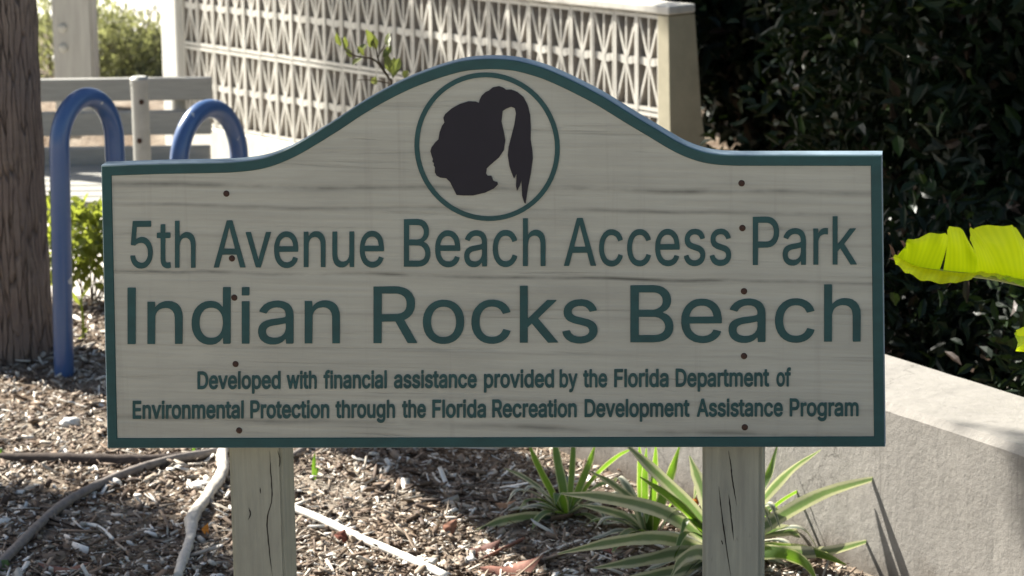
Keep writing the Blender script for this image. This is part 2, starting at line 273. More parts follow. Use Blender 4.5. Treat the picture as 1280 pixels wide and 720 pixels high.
't': (447, '282,-47 351,-50 422,-40 451,-24 461,0 437,118 422,140 398,148 315,142 304,146 293,165 292,597 410,601 431,613 443,637 443,743 433,772 410,787 290,790 286,943 279,955 257,968 127,969 103,961 85,932 82,790 -3,785 -24,766 -30,743 -29,637 -17,613 9,601 80,600 85,590 85,177 90,130 103,82 130,35 174,-7 231,-36'),
'u': (806, '310,-49 371,-52 430,-45 489,-25 536,3 559,-33 583,-42 713,-41 736,-26 742,-14 744,753 731,776 701,788 582,788 559,782 548,770 539,741 539,281 530,234 503,187 477,164 453,152 394,141 335,152 312,166 292,187 275,222 267,269 266,741 262,764 253,777 229,788 99,788 74,776 65,764 61,741 61,281 65,210 76,151 107,80 158,17 229,-28'),
'v': (765, '304,-39 443,-43 467,-36 478,-26 772,739 769,763 762,774 738,787 596,788 568,775 403,326 384,272 197,775 172,788 30,788 3,775 -8,751 -4,727 280,-16'),
'w': (1115, '255,-39 394,-42 423,-28 434,-4 559,425 689,-24 701,-35 724,-43 842,-43 866,-36 878,-26 888,-4 1109,727 1113,751 1102,775 1078,787 937,788 912,775 901,751 799,385 783,327 772,356 665,751 654,774 642,783 618,788 489,788 464,775 453,751 335,322 205,770 194,782 170,788 40,788 17,778 2,751 5,727 229,-10 238,-28'),
'y': (765, '129,-325 184,-328 231,-324 278,-311 313,-294 353,-266 384,-232 433,-148 768,725 773,749 762,774 738,787 596,788 567,772 390,289 384,272 372,298 199,772 172,788 30,788 7,778 -6,761 -3,725 273,-6 243,-89 216,-124 184,-134 113,-127 94,-136 84,-148 51,-277 62,-301 77,-312'),
},
}

# ------------------------------------------------------------------ the sign: its frame and plane
SIGN_YAW = R_(-8.5)
_p = at_y(620, 380, 4.5)
SIGN_LOC = Vector((_p.x, _p.y, 0.0))
SIGN_X = Vector((math.cos(SIGN_YAW), math.sin(SIGN_YAW), 0)); SIGN_N = Vector((math.sin(SIGN_YAW), -math.cos(SIGN_YAW), 0))
def sign_local(px, py, off=0.0):
    d = ray(px, py); o = Vector((0, 0, CAM_Z)); q = SIGN_LOC - SIGN_N * off
    t = (q - o).dot(SIGN_N) / d.dot(SIGN_N); p = o + d * t - SIGN_LOC
    return (p.dot(SIGN_X), p.z)

# ================================================================== STRUCTURE
# line of the pierced block wall
BW_R = at_y(824, 100, 8.8); BW_L = at_y(231, 100, 11.1)
BW_R.z = BW_L.z = 0
BW_U = (BW_L - BW_R).normalized(); BW_LEN = (BW_L - BW_R).length
BW_N = Vector((BW_U.y, -BW_U.x, 0))
if BW_N.y > 0: BW_N = -BW_N
# line of the low concrete wall (front top edge)
LW_A = at_z(1280, 562, 0.36); LW_B = at_z(1107, 505, 0.36)
LW_U = (LW_B - LW_A); LW_U.z = 0; LW_U.normalize()
LW_N = Vector((-LW_U.y, LW_U.x, 0))
if LW_N.y > 0: LW_N = -LW_N       # faces the bed and the camera
print('LW', LW_A, LW_B, LW_U, 'BW', BW_R, BW_L, BW_U, BW_LEN)

def sstep(t): t = np.clip(t, 0, 1); return t * t * (3 - 2 * t)
_ph = rng.uniform(0, 6.28, (14, 2)); _fr = rng.uniform(1.2, 9, (14, 1)) * np.array([[math.cos(a), math.sin(a)] for a in rng.uniform(0, 6.28, 14)])
def bed_h(x, y):
    x = np.asarray(x, float); y = np.asarray(y, float)
    h = 0 * x
    for (fx, fy), (p, q) in zip(_fr, _ph):
        h = h + np.sin(fx * x + p) * np.sin(fy * y + q) * .02 / (abs(fx) + abs(fy) + 1)
    side = (x - BW_R.x) * BW_N.x + (y - BW_R.y) * BW_N.y     # >0 : bench side of the wall
    drop = sstep((y - 8.25) / .55) * sstep(side / .25 + .5)
    return h - .46 * drop

def mat_mulch():
    a = NT('mulch soil')
    f = a.noise(a.coord((1, 1, 1)), 38, 8, .75, .6)
    c = a.ramp(f, [(.3, (.05, .033, .022)), (.5, (.16, .115, .080)), (.62, (.29, .23, .168)), (.75, (.46, .40, .32))])
    b = a.noise(a.coord((1, 1, 1)), 3.0, 4, .6)
    a.col(a.mix(a.ramp(b, [(.4, 0.0), (.62, .75)]), c, (.36, .31, .25)))
    a.set(.95, .1); a.bump(f, .9, .02); return a.m
M_MULCH = mat_mulch()
def grid_mesh(name, xs, ys, hf, mat):
    X, Y = np.meshgrid(xs, ys); Z = hf(X, Y); nx = len(xs); ny = len(ys)
    V = np.stack([X, Y, Z], -1).reshape(-1, 3)
    idx = np.arange(nx * ny).reshape(ny, nx)
    Fc = np.stack([idx[:-1, :-1], idx[:-1, 1:], idx[1:, 1:], idx[1:, :-1]], -1).reshape(-1, 4)
    return from_np(name, V, Fc, mat, smooth=True)
tag(grid_mesh('mulch_bed', np.linspace(-7, 8, 190), np.linspace(1.0, 16, 190), bed_h, M_MULCH), kind='structure')

def mat_ground():
    a = NT('pale sandy paving')
    f = a.noise(a.coord((1, 1, 1)), 6, 8, .7)
    g = a.noise(a.coord((1, 1, 1)), 120, 3, .7)
    c = a.ramp(f, [(.3, (.46, .43, .38)), (.7, (.60, .57, .52))])
    a.col(a.mix(a.math('MULTIPLY', g, .4), c, (.36, .33, .29))); a.set(.9, .2); a.bump(g, .3, .005); return a.m
bm = bmesh.new(); bmesh.ops.create_grid(bm, x_segments=4, y_segments=4, size=220)
for v in bm.verts: v.co.z = -0.36
tag(from_bm('ground', bm, mat_ground()), kind='structure')
# sandy rise behind the bench
def sand_h(x, y):
    x = np.asarray(x); y = np.asarray(y)
    return -.42 + .55 * sstep((y - 11.8) / 5.0) * sstep((x + 9) / 3) + .03 * np.sin(x * 2.1 + y) * np.cos(y * 1.7) + .12 * sstep((y - 12.6) / .8) * np.exp(-((x + 1.75) / .8) ** 2)
def mat_sand():
    a = NT('bright dry sand'); f = a.noise(a.coord((1, 1, 1)), 9, 8, .7)
    a.col(a.ramp(f, [(.3, (.60, .57, .50)), (.7, (.74, .71, .65))])); a.set(.95, .1); a.bump(f, .4, .02); return a.m
tag(grid_mesh('sand_dune', np.linspace(-9, 0.2, 60), np.linspace(11.6, 40, 90), sand_h, mat_sand()), kind='structure')

# ------------------------------------------------------------------ pierced block wall
def mat_block():
    a = NT('cream painted concrete block'); f = a.noise(a.coord((1, 1, 1)), 14, 6, .7)
    s = a.noise(a.coord((6, 6, 1.2)), 2.5, 5, .7)
    c = a.mix(a.ramp(f, [(.4, 0.0), (.75, 1.0)]), (.66, .64, .57), (.54, .52, .46))
    a.col(a.mix(a.math('MULTIPLY', a.ramp(s, [(.52, 0.0), (.72, 1.0)]), .5), c, (.38, .37, .33))); a.set(.85, .25); a.bump(f, .3, .004); return a.m
M_BLOCK = mat_block()
bw = thing('pierced_block_wall', 'cream pierced breeze block wall with starry lattice running back from the dark foliage', 'wall', BW_R)
BM = Matrix((BW_U, -BW_N, Vector((0, 0, 1)))).transposed().to_4x4()    # local x along wall (to the left-back), y into the wall
UW = .1105; RH = .305; TOPZ = .745; DEP = .088; SLOPE = -.05 / 2.87
bm = bmesh.new()
def lat_bar(bm, x0, z0, x1, z1, w_, d0, d1):
    a = Vector((x0, 0, z0)); b = Vector((x1, 0, z1)); t = (b - a).normalized(); n = Vector((-t.z, 0, t.x)) * (w_ / 2)
    q = [a - n, a + n, b + n, b - n]
    vs = [bm.verts.new((p.x, d0, p.z)) for p in q] + [bm.verts.new((p.x, d1, p.z)) for p in q]
    for f in ((0,1,2,3),(7,6,5,4),(0,4,5,1),(1,5,6,2),(2,6,7,3),(3,7,4,0)): bm.faces.new([vs[i] for i in f])
nu = int(round(BW_LEN / UW))
for i in range(nu):
    for r in range(4):
        xa = i * UW; xb = xa + UW; xm = (xa + xb) / 2
        z1 = TOPZ - r * RH + SLOPE * xm; z0 = z1 - RH; zm = (z0 + z1) / 2
        e = .0125
        k = ((i * 7 + r * 3) % 5) * .00022          # no two neighbours share a face plane
        jw = .007 if i % 2 == 0 else .0095
        lat_bar(bm, xa + jw/2 + (.0022 if i % 2 == 0 else 0), z0 + .001, xa + jw/2 + (.0022 if i % 2 == 0 else 0), z1 - .001, jw, 0 + k, DEP - k)
        lat_bar(bm, xb - jw/2 - .0006, z0 + .001, xb - jw/2 - .0006, z1 - .001, jw, .0006 + k, DEP - .0006 - k)
        lat_bar(bm, xm, z0 + e, xm, z1 - e, .0075, .0040, DEP - .004)
        # diagonals, bowed a little, meeting in a thick node
        for sx_ in (-1, 1):
            for sz in (-1, 1):
                lat_bar(bm, xm + sx_ * (UW/2 - .006), zm + sz * (RH/2 - e), xm + sx_ * .004, zm + sz * .010, .0090, .0025 + .0004 * (sx_ + 2 * sz + 3), DEP - .003 - .0004 * (sx_ + 2 * sz + 3))
        # arched middle band
        for sx_ in (-1, 1):
            lat_bar(bm, xm, zm - .004, xm + sx_ * UW * .27, zm + .004, .024, .0052 + .0003 * sx_, DEP - .0055)
            lat_bar(bm, xm + sx_ * UW * .25, zm + .004, xm + sx_ * (UW/2 - .004), zm + .002, .022, .0061 + .0003 * sx_, DEP - .0065)
        # block's own top and bottom shell
        lat_bar(bm, xa + .002, z1 - .0085, xb - .002, z1 - .0085, .012, .0012 + k, DEP - .0014)
        lat_bar(bm, xa + .002, z0 + .0085, xb - .002, z0 + .0085, .012, .0016 + k, DEP - .0018)
for v in bm.verts: v.co = BM @ v.co
bm.normal_update(); bmesh.ops.recalc_face_normals(bm, faces=bm.faces)
M_INNER = mat_plain('grey brown opening sides with painted shade', (.42, .385, .335), .9, .15, var=.3, scale=(20, 20, 20), bump=.2)  # darker tone on the bars' sides paints the shade inside the openings
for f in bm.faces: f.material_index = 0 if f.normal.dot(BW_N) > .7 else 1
lat = from_bm('lattice', bm, M_BLOCK, bw); lat.data.materials.append(M_INNER)
# cap, solid base course, end piers
def wall_piece(name, x0, x1, y0, y1, z0, z1, mat, bv=.006, flare=0.0):
    bm = bmesh.new(); bm_box(bm, x0, x1, y0, y1, z0, z1); bevel(bm, bv, 2)
    for v in bm.verts:
        v.co.z += SLOPE * v.co.x if z1 < 5 else 0
        if flare: v.co.x -= flare * max(0, TOPZ - v.co.z)
        v.co = BM @ v.co
    return from_bm(name, bm, mat, bw)
wall_piece('cap', -.060, BW_LEN + .002, -.012, DEP + .009, TOPZ + .002, TOPZ + .030, M_BLOCK)
M_TAN = mat_plain('tan painted render', (.47, .43, .31), .8, .2, var=.18, scale=(5, 5, 5), bump=.15)
bm = bmesh.new()
# end pier: a slightly battered slab closing the right end
vs = []
for z, dx in ((-.55, .075), (.30, .050), (.36, .036), (.43, .026), (TOPZ - .001, .004)):
    vs.append([bm.verts.new(BM @ Vector(p)) for p in ((-.004, -.008, z), (-.004, DEP + .006 + dx, z), (-.052 - dx * .3, DEP + .006 + dx, z), (-.052 - dx * .3, -.008, z))])
for a, b in zip(vs[:-1], vs[1:]):
    for k in range(4): bm.faces.new((a[k], a[(k+1) % 4], b[(k+1) % 4], b[k]))
bm.faces.new(vs[-1]); bm.faces.new(vs[0][::-1])
bmesh.ops.recalc_face_normals(bm, faces=bm.faces)
from_bm('end_pier', bm, M_TAN, bw)
wall_piece('base_course', .0, BW_LEN - .001, -.016, DEP + .012, -.62, TOPZ - 2.0 * RH - .002, M_BLOCK)
wall_piece('corner_pilaster', BW_LEN + .001, BW_LEN + .12, -.03, DEP + .05, -.60, TOPZ + .55, mat_plain('white painted render', (.66, .65, .60), .8, .3, var=.12, scale=(4, 4, 2), bump=.1), .006)

# ------------------------------------------------------------------ low concrete wall
def mat_concrete():
    a = NT('stucco concrete'); f = a.noise(a.coord((1, 1, 1)), 45, 8, .75); g = a.noise(a.coord((1, 1, .5)), 3.2, 6, .65)
    st = a.noise(a.coord((7, 7, .9)), 3, 5, .6)
    c = a.mix(a.ramp(g, [(.35, 0.0), (.7, 1.0)]), (.255, .24, .215), (.205, .193, .173))
    c = a.mix(a.math('MULTIPLY', a.ramp(st, [(.5, 0.0), (.75, 1.0)]), .35), c, (.15, .142, .128))
    c = a.mix(a.math('MULTIPLY', a.ramp(f, [(.42, 0.0), (.7, 1.0)]), .35), c, (.32, .30, .27))
    sp = a.n('SeparateXYZ'); a.l(a.coord((1, 1, 1)), sp.inputs[0]); nz = a.noise(a.coord((5, 5, 5)), 2, 5, .65)
    soil = a.ramp(a.math('SUBTRACT', a.math('MULTIPLY', nz, .16), sp.outputs['Z']), [(.0, 0.0), (.09, .8)])
    c = a.mix(soil, c, (.10, .078, .058))
    st2 = a.ramp(a.noise(a.coord((14, 14, .7)), 2, 5, .7), [(.60, 0.0), (.72, .55)])
    c = a.mix(st2, c, (.12, .113, .10))
    v = a.n('TexVoronoi', feature='DISTANCE_TO_EDGE'); v.inputs['Scale'].default_value = 1.1; wv = a.n('VectorMath', operation='ADD'); cb = a.n('CombineXYZ')
    a.l(a.math('MULTIPLY', nz, .35), cb.inputs[0]); a.l(a.math('MULTIPLY', nz, .3), cb.inputs[1]); a.l(a.coord((1, 1, 1)), wv.inputs[0]); a.l(cb.outputs[0], wv.inputs[1]); a.l(wv.outputs[0], v.inputs['Vector'])
    c = a.mix(a.ramp(v.outputs['Distance'], [(.0, .6), (.0045, 0.0)]), c, (.07, .064, .056))
    a.col(c); a.set(.9, .2); a.bump(f, .55, .006); return a.m
M_CONC = mat_concrete()
LWW = .27
o0 = LW_A - LW_U * 2.6; o0.z = 0
lwm = Matrix((LW_U, -LW_N, Vector((0, 0, 1)))).transposed().to_4x4()
PR = [(0, -.3), (0, .10), (0, .25), (0, .346), (.0125, .36), (.09, .3605), (.18, .3605), (LWW - .012, .36), (LWW, .348), (LWW, -.3)]
bm = bmesh.new(); rings = []
for k in range(131):
    x = 5.2 * k / 130; rings.append([bm.verts.new(lwm @ Vector((x, y + .0012 * math.sin(x * 9 + z * 20) + random.uniform(-1, 1) * .0007, z + .0012 * math.sin(x * 5.3 + y * 11) + random.uniform(-1, 1) * .0007))) for y, z in PR])
for a, b in zip(rings[:-1], rings[1:]):
    for k in range(len(PR) - 1): bm.faces.new((a[k], a[k+1], b[k+1], b[k]))
bm.faces.new(rings[0]); bm.faces.new(rings[-1][::-1])
bmesh.ops.recalc_face_normals(bm, faces=bm.faces)
lw = from_bm('planter_wall', bm, M_CONC, loc=o0)
tag(lw, 'low rough concrete planter wall running back on the right below the dark foliage', 'wall')

# ================================================================== OBJECTS
# ------------------------------------------------------------------ the park sign
M_GREEN = mat_plain('dark teal sign paint', (.0105, .061, .060), .55, .35, var=.3, scale=(6, 6, 14), bump=.05)
M_EDGE = mat_plain('pale blue grey edge with painted sky sheen', (.17, .235, .275), .6, .35, var=.25, scale=(12, 12, 12), bump=.1)  # sky reflection on the board's edge, painted in as pale blue grey
M_NAVY = mat_plain('near black navy paint', (.0095, .0078, .014), .6, .3, var=.15, bump=.03)
M_BOARD = mat_sign_board()
sign = thing('park_sign', 'cream wooden park sign with arched top, green border and lettering on two square posts', 'sign', SIGN_LOC, SIGN_YAW)

out_px = [(134.2, 560.5), (130.2, 383), (126.2, 206.5), (200, 204), (267, 202.8), (295, 201.6), (322, 198.2), (343.6, 191.8), (371, 179), (414, 152.8), (444.5, 132.5), (475, 114.6),
          (505.6, 99.3), (536, 87.3), (564, 78.5), (582, 74.6), (600, 73), (617, 72.6), (635, 73.6), (653.4, 76.6), (685.3, 86.3), (723.6, 103.8), (755.6, 120.8), (787.5, 140.6), (819.5, 159.7), (851.4, 178.3),
          (877, 188.3), (899.4, 192.2), (925, 193.3), (1010, 193.3), (1102.6, 193.3), (1104.6, 376), (1106.6, 558.8)]
out = [Vector(sign_local(*p)) for p in out_px]
def smooth_top(P):
    i0, i1 = 4, 28
    seg = catmull([Vector((p.x, p.y, 0)) for p in P[i0:i1 + 1]], 5)
    return P[:i0] + [Vector((q.x, q.y)) for q in seg] + P[i1 + 1:]
out = smooth_top(out)
def inset(P, d):
    n = len(P); Q = []
    for i in range(n):
        a, b, c = P[i-1], P[i], P[(i+1) % n]
        e1 = (b - a).normalized(); e2 = (c - b).normalized()
        n1 = Vector((e1.y, -e1.x)); n2 = Vector((e2.y, -e2.x))
        m = (n1 + n2).normalized(); Q.append(b + m * (d / max(.3, m.dot(n1))))
    return Q
area = sum(a.x * b.y - b.x * a.y for a, b in zip(out, out[1:] + out[:1]))
INS = 1 if area < 0 else -1                   # keep the inset pointing inwards
BT = .038
def loop(bm, P, y): return [bm.verts.new((p.x, y, p.y)) for p in P]
def bridge(bm, A, B):
    n = len(A)
    for i in range(n): bm.faces.new((A[i], A[(i+1) % n], B[(i+1) % n], B[i]))
# board: front face, eased edge, sides, back
bm = bmesh.new()
f0 = loop(bm, inset(out, INS * .0016), 0.0); f1 = loop(bm, out, .0016); b1 = loop(bm, out, BT - .0016); b0 = loop(bm, inset(out, INS * .0016), BT)
ff = bm.faces.new(f0); bb = bm.faces.new(b0[::-1])
bridge(bm, f0, f1); bridge(bm, f1, b1); bridge(bm, b1, b0)
bmesh.ops.recalc_face_normals(bm, faces=bm.faces)
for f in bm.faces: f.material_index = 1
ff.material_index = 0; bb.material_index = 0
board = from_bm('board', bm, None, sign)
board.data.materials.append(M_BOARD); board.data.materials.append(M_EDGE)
# raised border
bm = bmesh.new()
a0 = loop(bm, inset(out, INS * .0012), -.0004); a1 = loop(bm, inset(out, INS * .0022), -.0022)
c1 = loop(bm, inset(out, INS * .0166), -.0022); c0 = loop(bm, inset(out, INS * .0176), -.0004)
bridge(bm, a0, a1); bridge(bm, a1, c1); bridge(bm, c1, c0); bridge(bm, c0, a0)
bmesh.ops.recalc_face_normals(bm, faces=bm.faces)
from_bm('border', bm, M_GREEN, sign)

def curve_mesh(name, polys, ext, mat, parent, y):
    """filled flat shapes (holes allowed), extruded, standing in the sign's plane"""
    cu = bpy.data.curves.new(name, 'CURVE'); cu.dimensions = '2D'; cu.fill_mode = 'BOTH'; cu.extrude = ext
    for P in polys:
        s = cu.splines.new('POLY'); s.points.add(len(P) - 1); s.use_cyclic_u = True
        for pt, q in zip(s.points, P): pt.co = (q[0], q[1], 0, 1)
    tmp = bpy.data.objects.new('tmp', cu); COL.objects.link(tmp)
    bpy.context.view_layer.update()
    me = bpy.data.meshes.new_from_object(tmp.evaluated_get(bpy.context.evaluated_depsgraph_get()))
    bpy.data.objects.remove(tmp); bpy.data.curves.remove(cu)
    n = len(me.vertices); co = np.empty(n * 3); me.vertices.foreach_get('co', co); co = co.reshape(-1, 3)
    new = np.stack([co[:, 0], y - co[:, 2], co[:, 1]], -1); me.vertices.foreach_set('co', new.ravel()); me.update()
    me.name = name; me.materials.clear()
    return link(name, me, mat, parent)

def word_polys(setk, text):
    G = GLYPHS[setk]; x = 0; res = []
    for i, ch in enumerate(text):
        adv, s = G[ch]
        if ch == 'v' and i and text[i-1] == 'A': x -= 45
        if ch == 'a' and i and text[i-1] == 'P': x -= 25
        for c in s.split('/'):
            res.append([(x + int(a.split(',')[0]), int(a.split(',')[1])) for a in c.split()])
        x += adv
    return res
LINES = [
 ('R', 334.6, 276.6, 330.2, 270.4, [('5th', 163.3, 244.6), ('Avenue', 267.3, 480), ('Beach', 505, 682), ('Access', 704.9, 914), ('Park', 941, 1071)]),
 ('R', 429.6, 359.9, 426.4, 355.6, [('Indian', 159.7, 425), ('Rocks', 467, 747), ('Beach', 788, 1076)]),
 ('B', 485.6, 465.0, 482.0, 460.8, [('Developed', 247, 350.8), ('with', 358.5, 396), ('financial', 404.4, 483.6), ('assistance', 492.5, 596), ('provided', 605, 692.6), ('by', 699.5, 721.9), ('the', 729, 759), ('Florida', 767.8, 835.6), ('Department', 844.6, 961.6), ('of', 970.5, 988.8)]),
 ('B', 522.6, 501.8, 519.2, 498.4, [('Environmental', 166, 304.8), ('Protection', 313, 411.7), ('through', 419.4, 493.8), ('the', 502.7, 532.4), ('Florida', 540.5, 607.5), ('Recreation', 615.4, 721), ('Development', 730.8, 862), ('Assistance', 871, 978.6), ('Program', 987, 1073.3)]),
]
for setk, bl, tl, br, tr_, words in LINES:
    X0, X1 = words[0][1], words[-1][2]; polys = []
    for txt, xa, xb in words:
        W = word_polys(setk, txt); xs = [p[0] for c in W for p in c]; mn, mx = min(xs), max(xs)
        for c in W:
            Q = []
            for (gx, gy) in c:
                px = xa + (gx - mn) / (mx - mn) * (xb - xa); t = (px - X0) / (X1 - X0)
                b = bl + (br - bl) * t; top = tl + (tr_ - tl) * t
                Q.append(sign_local(px, b + (top - b) * gy / 1000.0))
            polys.append(Q)
    curve_mesh('lettering', polys, .0008, M_GREEN, sign, -.0009)
# round emblem: ring with a head in profile
cx, cy = sign_local(608.7, 183.8)
ra = (sign_local(699.6, 184)[0] - sign_local(518, 184)[0]) / 2; rb = (sign_local(609, 91)[1] - sign_local(609, 276.5)[1]) / 2
ring = [[(cx + (ra - d) * math.cos(2 * math.pi * k / 72), cy + (rb - d) * math.sin(2 * math.pi * k / 72)) for k in range(72)] for d in (0, .0076)]
emb = curve_mesh('emblem', ring, .0008, M_GREEN, sign, -.0009)
prof = [(232,568),(205,515),(190,500),(165,497),(150,488),(143,475),(144,455),(138,446),(140,438),(133,431),(136,421),(131,410),(125,388),(130,372),(145,352),(158,340),(163,310),(172,285),(182,272),(178,252),(185,237),(212,214),(245,196),(280,185),(310,186),(323,192),(326,178),(335,161),(350,147),(364,141),(380,128),(405,123),(424,130),(434,138),(455,137),(480,147),(505,168),(522,200),(532,240),(535,290),(534,340),(541,385),(543,420),(535,480),(522,545),(514,603),(509,600),(500,572),(497,507),(490,530),(479,551),(475,532),(477,482),(467,500),(462,490),(448,450),(441,405),(445,370),(455,330),(468,280),(475,235),(470,213),(455,207),(435,215),(420,225),(415,268),(425,310),(431,345),(425,385),(405,415),(370,445),(355,460),(352,480),(358,489),(374,490),(381,510),(398,515),(400,526),(385,541),(350,558),(300,570),(260,570)]
sil = [sign_local(500 + x / 3.2708, 70 + y / 3.2727) for x, y in prof]
curve_mesh('silhouette', [sil], .0009, M_NAVY, emb, -.0010)
# screws
M_RUST = mat_plain('rusty screw heads', (.075, .040, .028), .75, .3, .3, var=.5, scale=(300, 300, 300), bump=.2)
for px, py in ((283, 242), (290, 323), (293, 372), (294.5, 455), (299, 538), (927, 229), (928, 285), (930, 364), (930, 445), (931, 534)):
    x, z = sign_local(px, py); bm = bmesh.new()
    bmesh.ops.create_uvsphere(bm, u_segments=14, v_segments=8, radius=.0052)
    for v in bm.verts: v.co = Vector((x + v.co.x, -.0004 + v.co.y * .45, z + v.co.z))
    from_bm('screw', bm, M_RUST, sign, smooth=True)
# posts
def mat_post():
    a = NT('aged cream post paint'); g = a.noise(a.coord((55, 55, 2.2)), 1.5, 6, .7, .3); s = a.noise(a.coord((9, 9, 3)), 2, 5, .6)
    c = a.mix(a.ramp(g, [(.4, 0.0), (.72, 1.0)]), (.335, .33, .255), (.255, .25, .20))
    k = a.noise(a.coord((30, 30, 9)), 2.4, 4, .7)
    c = a.mix(a.math('MULTIPLY', a.ramp(k, [(.66, 0.0), (.74, 1.0)]), .6), c, (.16, .15, .12))
    a.col(a.mix(a.math('MULTIPLY', a.ramp(s, [(.45, 0.0), (.7, 1.0)]), .45), c, (.19, .185, .15))); a.set(.8, .2); a.bump(g, .35, .003); return a.m
M_POST = mat_post(); M_CRACK = mat_plain('dark crack', (.022, .02, .016), .9, .1, bump=0)
cracks = {0: [[(337, 563), (338.5, 590), (340, 623), (334, 650), (337, 690), (341, 724)], [(347, 563), (350, 574), (349, 584)], [(311, 634), (313, 643), (310, 650)], [(325, 609), (326, 617)]],
          1: [[(910.5, 563), (914, 585), (916, 603), (921, 632)], [(898.5, 608), (902, 640), (906, 669), (914, 724)], [(911, 618), (913.5, 642), (917.5, 676)], [(902, 675), (903.5, 681)]]}
PB = BT + .0025
for k, (xl, xr) in enumerate(((288.3, 354.5), (877.6, 952.2))):
    x0 = sign_local(xl, 640, PB)[0]; x1 = sign_local(xr, 640, PB)[0]
    bm = bmesh.new(); bm_box(bm, x0, x1, PB, PB + .089, -.25, sign_local(620, 230)[1])
    bmesh.ops.bevel(bm, geom=[e for e in bm.edges if abs(e.verts[0].co.z - e.verts[1].co.z) > .5], offset=.005, segments=2, affect='EDGES')
    post = from_bm('post', bm, M_POST, sign)
    bm = bmesh.new()
    for pts in cracks[k]:
        P = catmull([Vector((sign_local(x, y, PB)[0], 0, sign_local(x, y, PB)[1])) for x, y in pts], 6); n = len(P); L = []; Rr = []
        for i, p in enumerate(P):
            t = i / (n - 1); wd = .0008 * (.15 + min(1, 4 * min(t, 1 - t))) * random.uniform(.7, 1.3); p.x += random.uniform(-.0003, .0003)
            L.append(bm.verts.new((p.x - wd, PB - .0004, p.z))); Rr.append(bm.verts.new((p.x + wd, PB - .0004, p.z)))
        for i in range(n - 1): bm.faces.new((L[i], Rr[i], Rr[i+1], L[i+1]))
    from_bm('crack', bm, M_CRACK, post)

# ------------------------------------------------------------------ palm with the trunk at the left edge
def mat_trunk():
    a = NT('fibrous palm bark'); v = a.n('TexVoronoi', feature='DISTANCE_TO_EDGE'); v.inputs['Scale'].default_value = 1.0
    wob = a.noise(a.coord((9, 9, 6)), 2, 4, .6)
    cc = a.n('VectorMath', operation='MULTIPLY_ADD'); tmp = a.n('CombineXYZ'); a.l(wob, tmp.inputs[0]); a.l(wob, tmp.inputs[1])
    a.l(a.coord((62, 62, 5.5)), cc.inputs[0]); cc.inputs[1].default_value = (1, 1, 1); a.l(tmp.outputs[0], cc.inputs[2]); a.l(cc.outputs[0], v.inputs['Vector'])
    brk = a.ramp(a.noise(a.coord((20, 20, 6)), 2, 3, .6), [(.40, .25), (.62, 1.0)])
    crack = a.math('MULTIPLY', a.math('SUBTRACT', 1.0, a.ramp(v.outputs['Distance'], [(.0, 0.0), (.10, 1.0)])), brk)
    f = a.noise(a.coord((75, 75, 3.0)), 1.6, 8, .75, .3); bl = a.noise(a.coord((4, 4, 4)), 1.8, 5, .65); ring = a.noise(a.coord((1, 1, 16)), 1.0, 4, .7, .4)
    c = a.ramp(f, [(.3, (.235, .172, .132)), (.5, (.365, .28, .22)), (.7, (.48, .385, .31))])
    c = a.mix(a.ramp(bl, [(.42, 0.0), (.66, .65)]), c, (.27, .205, .175))
    c = a.mix(a.ramp(ring, [(.52, 0.0), (.7, .45)]), c, (.22, .17, .145))
    c = a.mix(a.math('MULTIPLY', crack, .85), c, (.06, .045, .036))
    a.col(c); a.set(.9, .15); a.bump(a.math('ADD', a.math('MULTIPLY', crack, -1.2), f), 1.0, .018); return a.m
M_TRUNK = mat_trunk()
M_FROND = mat_leaf('palm frond green', (.045, .075, .02), (.075, .10, .03), (.16, .22, .03), .25, .45, .4)
def frond_arrays(V, Fc, base, az, el, L, droop, nl=22, lw=.022, ll=.42):
    d = Vector((math.cos(az) * math.cos(el), math.sin(az) * math.cos(el), math.sin(el))); p = Vector(base); side0 = Vector((-math.sin(az), math.cos(az), 0))
    pts = []
    for k in range(nl + 1):
        pts.append(p.copy()); p = p + d * (L / nl); d = (d + Vector((0, 0, -droop / nl))).normalized()
    for k in range(nl + 1):
        t = k / nl; tang = (pts[min(k+1, nl)] - pts[max(k-1, 0)]).normalized(); up = side0.cross(tang)
        if k < nl:                                              # rachis
            i = len(V); h = .014 * (1 - t) + .003
            for q in (pts[k] - side0*h, pts[k] + side0*h, pts[k+1] + side0*h*.95, pts[k+1] - side0*h*.95): V.append(q)
            Fc.append((i, i+1, i+2, i+3))
        if t < .18: continue
        l = ll * (.35 + .65 * math.sin(math.pi * min(1, t * .95 + .05))) * random.uniform(.85, 1.1)
        for s in (-1, 1):
            dirv = (side0 * s * .8 + tang * .55 + Vector((0, 0, random.uniform(-.5, -.05)))).normalized()
            q0 = pts[k]; q1 = q0 + dirv * l * .55 + Vector((0, 0, -.01)); q2 = q0 + dirv * l + Vector((0, 0, -.12 * l / .4)); wv = tang * lw
            i = len(V)
            V += [q0 - wv*.5, q0 + wv*.5, q1 + wv*.6, q1 - wv*.6, q2]
            Fc += [(i, i+1, i+2, i+3), (i+3, i+2, i+4)]
